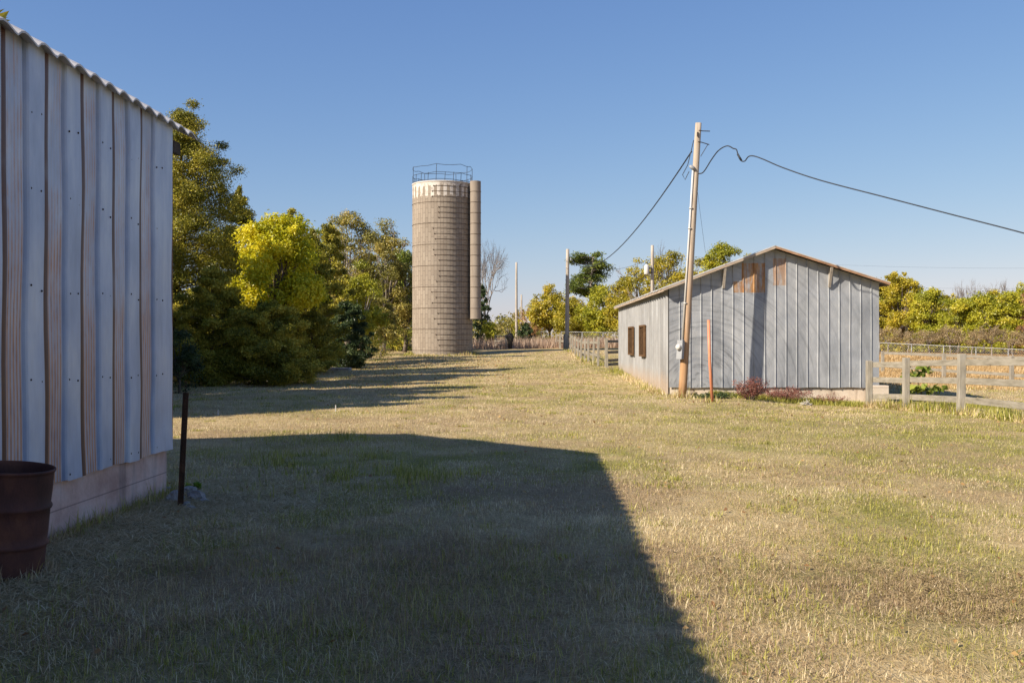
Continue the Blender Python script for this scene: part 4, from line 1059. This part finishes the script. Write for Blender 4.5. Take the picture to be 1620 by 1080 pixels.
# ------------------------------------------------------------------ silo
def silo():
    cx, cy = -5.67, 79.4; R = 2.45; zb = gz(cx, cy)-.5; ztop = EYE+(540-289)/F*(cy-1.2)
    base = Vector((cx, cy, zb+.45)); t = thing('silo', base, 'tall concrete stave silo with white painted rim and side chute', 'silo')
    n = 96; H = ztop-zb; rows = 40; V = []; A = {'u': [], 'h': [], 'H': []}; Fc = []
    for j in range(rows+1):
        for i in range(n+1):
            a = 2*math.pi*i/n+math.pi/2; V.append((cx+R*math.cos(a), cy+R*math.sin(a), zb+H*j/rows)); A['u'].append(R*2*math.pi*i/n); A['h'].append(H*j/rows); A['H'].append(H)
    for j in range(rows):
        for i in range(n): Fc.append((j*(n+1)+i, j*(n+1)+i+1, (j+1)*(n+1)+i+1, (j+1)*(n+1)+i))
    np_obj('wall', np.array(V), np.array(Fc), M_SILO, t, smooth=True, attrs=A)
    lid = MB(); lid.lathe((cx, cy, zb+H), [(R+.03, -.10), (R+.035, .0), (R-.14, .004), (R-.15, -.8), (.05, -.82)], 64); lid.build('rim', M_SILO_RIM, t)
    # steel hoops
    k = 0; z = zb+.9
    while z < ztop-.4:
        h = MB(); a0 = math.radians(random.uniform(-108, -92)); a1 = math.radians(random.uniform(-30, 20))
        if k % 4 == 0: a0, a1 = math.radians(-200), math.radians(20)
        pts = [(cx+(R+.018)*math.cos(a0+(a1-a0)*i/30), cy+(R+.018)*math.sin(a0+(a1-a0)*i/30), z) for i in range(31)]
        h.tube(pts, .015, 5)
        a = a0+.02; h.box((cx+(R+.03)*math.cos(a), cy+(R+.03)*math.sin(a), z), (.06,.05,.07))
        h.build('hoop', M_HOOP, t); z += .42+.0; k += 1
    # unloading chute on the right side
    ccx, ccy = cx+2.73, cy-1.25; rc = .44
    zc0, zc1 = EYE+(540-505)/F*cy, EYE+(540-291)/F*cy
    seg = 13; ch = MB()
    prof = []
    for s_ in range(seg):
        h0 = zc0+(zc1-zc0)*s_/seg; h1 = zc0+(zc1-zc0)*(s_+1)/seg
        prof += [(rc+.012, h0), (rc+.012, h0+.07), (rc, h0+.075), (rc, h1-.002)]
    ch.lathe((ccx, ccy, 0), [(.02, zc0)]+prof+[(.02, zc1)], 26); chute = ch.build('chute', M_CHUTE, t, False)
    for s_ in range(1, seg):
        hb = MB(); zz = zc0+(zc1-zc0)*s_/seg; hb.tube([(ccx+(rc+.018)*math.cos(math.pi*2*q/20), ccy+(rc+.018)*math.sin(math.pi*2*q/20), zz) for q in range(21)], .014, 4); hb.build('band', M_HOOP, chute)
    # wire cage railing round the top
    cg = MB(); N_ = 22; HH = 1.32
    hs = [HH*(1+random.uniform(-.10,.04)) for _ in range(N_)]; hs[0] = HH
    ang = [2*math.pi*i/N_ for i in range(N_)]
    for ring, f_ in (('t', 1.0), ('m', .5), ('b', .08)):
        pts = [(cx+(R-.03)*math.cos(x), cy+(R-.03)*math.sin(x), zb+H+hs[i]*f_+random.uniform(-.04,.04)) for i, x in enumerate(ang)]
        cg.tube(pts+[pts[0]], .02, 4)
    cg.build('cage_rail', M_WIRE, t)
    for i in range(0, N_, 1):
        x = ang[i]; p_ = MB(); p_.tube([(cx+(R-.03)*math.cos(x), cy+(R-.03)*math.sin(x), zb+H-.1), (cx+(R-.03)*math.cos(x+.02), cy+(R-.03)*math.sin(x+.02), zb+H+hs[i]*(1 if i % 4 == 0 else .55))], .022, 4)
        p_.build('cage_post', M_WIRE, t)
M_SILO_RIM = m_noisy('white_rim_paint', [(.5,.45,.4), (.66,.62,.56)], (3,3,3), .9)
M_CHUTE = m_noisy('concrete_chute_sections', [(.25,.205,.165), (.35,.295,.24)], (3,3,.6), .9)
silo()

# ------------------------------------------------------------------ poles and wires
def pole_main():
    b = P(1079, 628, 28.0); b.z = gz(b.x, b.y)-.1; top = P(1105, 195, 28.0)
    t = thing('utility_pole', b, 'tall leaning weathered pole with meter box in front of the barn', 'pole')
    m = MB(); k = 14; pts = [b.lerp(top, i/k) for i in range(k+1)]
    m.tube(pts, [.122-.034*i/k for i in range(k+1)], 18); m.build('post', M_POLE, t, True)
    ax = (top-b).normalized()
    def on(py):   # a point on the pole's axis seen at that row
        f_ = (EYE+(540-py)/F*28-b.z)/(top.z-b.z); return b.lerp(top, f_)
    side = Vector((-.75, -.66, 0)).normalized()
    c = MB(); p1 = on(540)+side*.145; p2 = on(268)+side*.125; c.tube([p1, on(400)+side*.13, p2], .028, 10)
    for py in (330, 362, 480): c.box(on(py)+side*.12, (.09,.09,.03))
    c.build('conduit', M_WHITEPIPE, t, True)
    wh = MB(); wh.lathe(p2, [(.03,-.04), (.06,-.02), (.085,.04), (.07,.09), (.03,.12), (.001,.125)], 12, (Vector((1,0,0)), Vector((0,1,.4)).normalized(), Vector((-.5,-.2,.8)).normalized())); wh.build('weatherhead', M_GREYBOX, t, True)
    mb = MB(); c0 = on(553)+side*.21; Xs = Vector((.66,-.75,0)).normalized()
    mb.box(c0, (.20, .11, .55), (Xs, side, ax)); bx = mb.build('meter_box', M_GREYBOX, t, bevel=.012)
    mt = MB(); mt.lathe(c0+side*.055+ax*.08, [(.085,0), (.085,.05), (.075,.085), (.05,.10), (.001,.105)], 18, (Xs, ax, side)); mt.build('meter', M_WHITEPIPE, bx, True)
    mt = MB(); mt.lathe(on(550)-Vector((.02,.145,0)), [(.001,0),(.03,.0),(.03,.02),(.001,.025)], 8); 
    hk = MB(); s2 = Vector((1,0,0))
    for py in (208, 226): hk.tube([on(py)-Vector((.0,.13,0)), on(py)+Vector((.12,-.05,.0)), on(py)+Vector((.34,-.02,-.06 if py == 226 else .0))], .014, 5)
    hk.tube([on(228)+Vector((.30,0,-.02)), on(248)+Vector((.11,-.05,.0))], .01, 5); hk.box(on(214)-Vector((.02,.115,0)), (.05,.03,.12)); hk.build('hook_hardware', M_DARKWOOD, t)
    cb = MB(); cb.tube([on(222)+Vector((-.11,0,0)), on(240)+Vector((-.17,-.03,0)), on(262)+Vector((-.25,-.05,0)), on(278)+Vector((-.38,-.06,.02)), on(285)+Vector((-.30,-.06,0)), on(272)+Vector((-.2,-.06,0))], .012, 5)
    cb.build('lead_wire', M_CABLE, t)
    return on
on = pole_main()
def wire(name, pts, r, label, cat='wire', mat=None, sides=5, group=None):
    m = MB(); m.tube(pts, r, sides); return tag(m.build(name, mat or M_CABLE, None, True), label, cat, group)
def smooth_pts(cps, n=8):
    out = []
    P_ = [Vector(c) for c in cps]; P_ = [P_[0]*2-P_[1]]+P_+[P_[-1]*2-P_[-2]]
    for i in range(1, len(P_)-2):
        for k in range(n):
            t_ = k/n; a, b, c, d = P_[i-1:i+3]
            out.append(.5*((2*b)+(c-a)*t_+(2*a-5*b+4*c-d)*t_*t_+(3*b-a-3*c+d)*t_**3))
    out.append(P_[-2]); return out
# looping service cable that leaves for the right
seq = [(1104,275,27.8),(1113,272,27.7),(1126,252,27.5),(1137,238,27.3),(1150,231,27.1),(1160,235,27.0),(1165,237,26.95),(1168,247,26.9),(1172,254,26.85),(1178,255,26.8),(1184,248,26.7),(1192,247,26.6),(1207,252,26.4),(1240,266,26.1),(1300,286,25.5),(1400,312,24.6),(1500,338,23.8),(1620,369,22.8),(1760,408,21.8)]
wire('service_cable', smooth_pts([P(*s) for s in seq]), .017, 'dark looping cable from the leaning pole out to the right', 'cable')
m = MB(); m.tube([P(1167,244,26.9), P(1173,254,26.85)], [.03,.03], 8); tag(m.build('cable_splice', M_CABLE, None, True), 'thick splice sleeve on the looping dark cable', 'splice')

def pole(px, pyb, pyt, d, r, label, mat, name='utility_pole', lean=0):
    x = (px-810)/F*d; b = Vector((x, d, gz(x, d)-.2)); top = P(px+lean, pyt, d)
    t = thing(name, b, label, 'pole', 'far utility poles'); m = MB(); m.tube([b.lerp(top, i/8) for i in range(9)], [r*(1-.3*i/8) for i in range(9)], 10)
    m.build('post', mat, t, True); return t, top
pm, ptop = pole(897, 553, 394, 86.4, .20, 'grey pole with shaded lower half at the far fence line', M_GREYPOLE, lean=1)
ib = MB(); ib.lathe(ptop+Vector((.28,0,-.9)), [(.001,-.12),(.06,-.1),(.07,0),(.06,.1),(.001,.12)], 8); ib.tube([ptop+Vector((0,0,-.9)), ptop+Vector((.28,0,-.9))], .025, 5); ib.build('insulator', M_GREYBOX, pm)
pb, _ = pole(817, 530, 415, 118, .17, 'bare brown pole standing in the gap right of the silo', M_GREYPOLE)
pc, _ = pole(825, 530, 466, 150, .17, 'short pale far pole just right of the bare brown pole', M_GREYPOLE)
pt, tt = pole(1032, 470, 388, 78, .17, 'pole carrying a white transformer behind the barn', M_GREYPOLE)
tb = MB(); c = P(1027, 427, 77.7)-Vector((.2,0,0)); tb.lathe(c, [(.001,-.36),(.19,-.36),(.21,-.32),(.21,.28),(.16,.36),(.05,.46),(.001,.46)], 16); tr = tb.build('transformer', M_WHITEPIPE, pt, True)
for q in (.15, -.2):
    bb = MB(); bb.box(c+Vector((.3,.1,q)), (.3,.08,.1)); bb.build('bracket', M_DARKWOOD, tr)
bb = MB(); bb.tube([c+Vector((.05,0,.44)), c+Vector((.05,0,.65))], .04, 6); bb.build('bushing', M_DARKWOOD, tr)
# span from the leaning pole to the far one
A_ = on(240)+Vector((-.15,0,0)); B_ = ptop+Vector((.28,0,-.9))
def cat_(a, b, sag, n=30): return [a.lerp(b, i/n)-Vector((0,0,sag*4*(i/n)*(1-i/n))) for i in range(n+1)]
wire('service_span', cat_(A_, B_, 1.75), .022, 'dark cable sloping down left from the leaning pole', 'cable')
wire('drop_wire', cat_(on(275), P(1116,400,29.9), .05, 6), .004, 'thin drop wire hanging from the leaning pole to the barn roof')
wire('tie_wire', cat_(tt+Vector((0,0,-1)), ptop+Vector((.2,0,-1.2)), .8), .012, 'thin wire between the transformer pole and the shaded pole')
for i, (y1, y2, lab) in enumerate(((403,414,'upper of two faint power lines over the hedgerow'), (436,446,'lower of two faint power lines over the hedgerow'))):
    wire('power_line', cat_(P(1060,y1,150), P(1900,y2+4,140), 1.2), .009, lab, 'power line', M_WIRE, 4, 'faint far power lines')

# ------------------------------------------------------------------ fences
def post_mesh(m, p, h, w_=.13, d_=.13, tilt=0):
    m.box(p+Vector((tilt*.5*h,0,h/2-.15)), (w_, d_, h+.3), (Vector((1,0,0)), Vector((0,1,0)), Vector((tilt,0,1)).normalized()))
def rail_fence(name, pts, h, rails, label, cat='fence', wp=.13, rw=.16, side=1, tilts=None, wood=None, heights=None):
    t = thing(name, pts[0], label, cat)
    for i, p in enumerate(pts):
        m = MB(); hh = heights[i] if heights else h
        post_mesh(m, p, hh, wp*random.uniform(.9,1.1), wp, (tilts[i] if tilts else random.uniform(-.02,.02))); m.build('post', wood or M_FENCE, t, bevel=.012)
    for i in range(len(pts)-1):
        a, b = pts[i], pts[i+1]; dr = (b-a); dr.z = 0; dr.normalize(); nr = Vector((dr.y, -dr.x, 0))*side*(wp/2+.027)
        for f_ in rails:
            ja, jb = random.uniform(-.02,.02), random.uniform(-.02,.02)
            m = MB(); m.beam(a+nr-dr*.06+Vector((0,0,h*f_+ja)), b+nr+dr*.06+Vector((0,0,h*f_+jb)), .045, rw); m.build('rail', M_RAIL, t, bevel=.008)
    return t
def gp(x, y): return Vector((x, y, gz(x, y)))
# right front fence runs from the barn corner towards the camera
fp = [P(1375,645,27.9), P(1433,648,25.9), P(1520,655,22.9), P(1632,668,19.6), P(1790,690,16.6)]
fp = [Vector((p.x, p.y, gz(p.x, p.y))) for p in fp]
rail_fence('rail_fence', fp, 1.36, (.24,.57,.90), 'three rail weathered fence in front at right, ending at the barn corner', side=-1, wp=.15, rw=.15, tilts=[0,.005,.015,.0,0], heights=[1.34,1.38,1.42,1.36,1.36])
# paddock fence in the pasture
bp = [gp(22.8,60), gp(23.4,54.2), gp(23.5,51), gp(23.9,46.6), gp(24.3,42)]
bp = [gp(P(1396,590,60).x,60), gp(P(1493,598,52).x,52), gp(P(1600,604,46).x,46), gp(P(1720,612,41).x,41)]
rail_fence('rail_fence', bp, 1.3, (.30,.92), 'two rail pale fence out in the orange pasture', side=-1, wp=.17, rw=.15)
# far fence with close upright posts up to the pole
fpts = [P(947,576,50.5)]
rails = []
A0 = gp(P(946,576,50.5).x, 50.5); B0 = gp(P(899,553,84).x, 84)
N_ = 9; pts = [gp(A0.x+(B0.x-A0.x)*i/N_, A0.y+(B0.y-A0.y)*i/N_) for i in range(N_+1)]; pts_far = pts
rail_fence('post_fence', pts, 1.45, (.35,.82), 'long pale post fence leading away left of the barn', side=1, wp=.12, rw=.13, tilts=[.02,.05,-.01,.03,.0,.02,.01,.0,.01,0,0,0], heights=[1.5]+[1.42]*9)
gpz = [gp(P(960,580,48.5).x, 48.5), gp(P(1003,582,49.5).x, 49.5)]
rail_fence('rail_fence', gpz, 1.48, (.12,.25,.52,.88), 'short four rail gate panel behind the back corner of the barn', side=-1, wp=.15, rw=.14)
dpts = [gp(P(893,553,87.5).x,87.5), gp(P(886,551,92).x,92), gp(P(880,549,97).x,97)]
rail_fence('rail_fence', dpts, 1.4, (.5,.9), 'last fence stretch beyond the shaded pole', side=1, wp=.2, rw=.16)
def chain_link(name, pts, h, label, skip=()):
    t = thing(name, pts[0], label, 'fence'); tr = MB(); tr.tube([p+Vector((0,0,h)) for p in pts], .03, 6); tr.build('top_rail', M_GALV, t, True)
    for p in pts:
        m = MB(); m.tube([p-Vector((0,0,.2)), p+Vector((0,0,h+.03))], .035, 6); m.build('post', M_GALV, t, True)
    ms = MB()
    for i in range(len(pts)-1):
        a, b = pts[i], pts[i+1]; L = (b-a).length; dr = (b-a)/L; s_ = .22; n_ = int((L+h)/s_)
        for k in range(n_):
            for sg in (1, -1):
                u0 = k*s_-h; u1 = u0+h; z0, z1 = 0., h
                if u0 < 0: z0 = -u0; u0 = 0
                if u1 > L: z1 = h-(u1-L); u1 = L
                if z1 <= z0: continue
                if sg == -1: z0, z1 = h-z0, h-z1
                p0 = a+dr*u0+Vector((0,0,z0)); p1 = a+dr*u1+Vector((0,0,z1)); w_ = dr*.007
                ms.add([p0-w_, p0+w_, p1+w_, p1-w_], [(0,1,2,3)])
    ms.build('wire_mesh', M_MESH, t)
cl = [gp(P(1340+51*i,545,92-1.9*i).x, 92-1.9*i) for i in range(9)]
def cz_(p, py): q = p.copy(); q.z = EYE+(540-py)/F*p.y-1.2; return q
cl = [cz_(p, 539.5+2.45*i) for i, p in enumerate(cl)]
chain_link('chain_link_fence', cl, 1.2, 'galvanised chain link fence along the hedgerow at right')
cl2 = [cz_(gp(P(888+33*i,545,97-.6*i).x, 97-.6*i), 525.5+.5*i) for i in range(5)]
chain_link('chain_link_fence', cl2, 1.25, 'galvanised chain link fence behind the long pale post fence')
# wire fence behind the trees left of the silo
wf = [gp(P(590+22*i,553,98).x, 98) for i in range(4)]
t = thing('wire_fence', wf[0], 'thin post and wire fence seen left of the silo foot', 'fence')
for p in wf:
    m = MB(); post_mesh(m, p, 1.3, .12, .12); m.build('post', M_GREYPOLE, t)
for h in (.5, .85, 1.2):
    m = MB(); m.tube([p+Vector((0,0,h)) for p in wf], .012, 4); m.build('strand', M_MESH, t)

def base_grass():
    xs = []; ys = []
    def along(a, b, n, w_):
        t = rng.random(n); xs.append(a[0]+(b[0]-a[0])*t+rng.normal(0, w_, n)); ys.append(a[1]+(b[1]-a[1])*t+rng.normal(0, w_, n))
    along((4.55,29.6), (4.8,45.2), 2600, .12)
    a = rng.random(3000)*6.283; rr = 2.62+np.abs(rng.normal(0, .22, 3000)); xs.append(-5.67+np.cos(a)*rr); ys.append(79.4+np.sin(a)*rr)
    for i in range(len(fp)-1): along((fp[i].x, fp[i].y), (fp[i+1].x, fp[i+1].y), 1500, .14)
    for i in range(len(pts_far)-1): along((pts_far[i].x, pts_far[i].y), (pts_far[i+1].x, pts_far[i+1].y), 260, .2)
    for p, n in ((P(1079,628,28.0), 260), (P(1127,643,26.4), 60)): xs.append(p.x+rng.normal(0, .16, n)); ys.append(p.y+rng.normal(0, .16, n))
    x = np.concatenate(xs); y = np.concatenate(ys); k = free(x, y); x = x[k]; y = y[k]; n = len(x)
    blades('untrimmed_grass', x, y, (.06+.2*rng.random(n)**2)*(.4+1.3*fbm(x*1.1, y*1.1, 21, 3)), .012+.0006*y, 'untrimmed longer grass along walls, posts and the silo foot', 'grass', bend=.7)
    n = 2200; y = 4.6+rng.random(n)*5.8; x = -3.56+.029*(y-10.27)+np.abs(rng.normal(0, .07, n))
    blades('wall_foot_grass', x, y, .05+.13*rng.random(n)**2, .004+.003*rng.random(n), 'thin grass growing up against the shed foundation', 'grass', bend=.6)
    n = 900; a = rng.random(n)*6.283; rr = .27+np.abs(rng.normal(0, .06, n)); c = bpy.data.objects['steel_drum'].location
    blades('drum_foot_grass', c.x+np.cos(a)*rr, c.y+np.sin(a)*rr, .04+.12*rng.random(n)**1.5, .004+.003*rng.random(n), 'pale grass grown up round the foot of the rusty drum', 'grass', bend=.9)
base_grass()
# ------------------------------------------------------------------ odds and ends
def orange_rod():
    b = P(1127, 643, 26.4); b.z = gz(b.x, b.y)-.03; top = P(1121, 506, 26.4)
    m = MB(); m.tube([b, b.lerp(top,.5)+Vector((-.02,0,0)), top], [.042,.042,.042], 10); tag(m.build('marker_rod', M_ORANGE, None, True), 'thin orange marker rod leaning before the barn wall', 'marker')
orange_rod()
def concrete_pier():
    c = P(1395, 626, 28.9); m = MB(); zb = gz(c.x, c.y)-.15; zt = EYE+(540-610)/F*28.9
    m.box((c.x, c.y+.25, (zb+zt)/2), (.52, .3, zt-zb)); o = m.build('concrete_block', M_BARNBASE, bevel=.02); tag(o, 'pale concrete block behind the first bay of the right fence', 'block')
concrete_pier()
def gate_post():
    b = gp(P(807,547,92).x, 92); m = MB(); m.tube([b-Vector((0,0,.2)), b+Vector((.03,0,.7)), b+Vector((-.03,0,1.15)), b+Vector((.05,0,1.5))], [.16,.22,.42,.16], 10)
    t = thing('wrapped_post', b, 'dark thick post wrapped in brush at the far field gate', 'post'); m.build('trunk', M_DARKWOOD, t, True)
    V, Fc, v = leaves(np.array([b+Vector((0,0,1.1)), b+Vector((0,0,.6))]), np.array([(.45,.4,.45),(.3,.3,.45)]), 70, .2, .3, .5, 0, .4)
    np_obj('brush', V, Fc, LEAF['bluecedar'], t, attrs={'v': v})
    q = [gp(P(784,548,95).x,95), gp(P(800,548,94).x,94)]
    rail_fence('field_gate', q, 1.35, (.25,.55,.9), 'small grey wooden gate beside the dark wrapped post', cat='gate', side=1, wp=.14, rw=.1)
gate_post()
def stake(px, py, h, label):
    b = G(px, py); m = MB(); m.box(b+Vector((0,0,h/2-.05)), (.02,.02,h+.1)); tag(m.build('stake', M_WHITEPIPE), label, 'stake')
stake(531, 651, .15, 'little white stake at the edge of the tree shadow')
stake(345, 657, .12, 'short pale stake in the sunlit strip past the shed')
def slab():
    p = G(537, 586); m = MB(); m.box(p+Vector((0,0,.05)), (1.1,.7,.16)); tag(m.build('concrete_slab', M_ROCK, bevel=.03), 'flat grey concrete slab lying at the foot of the blue green cedar', 'slab')
slab()
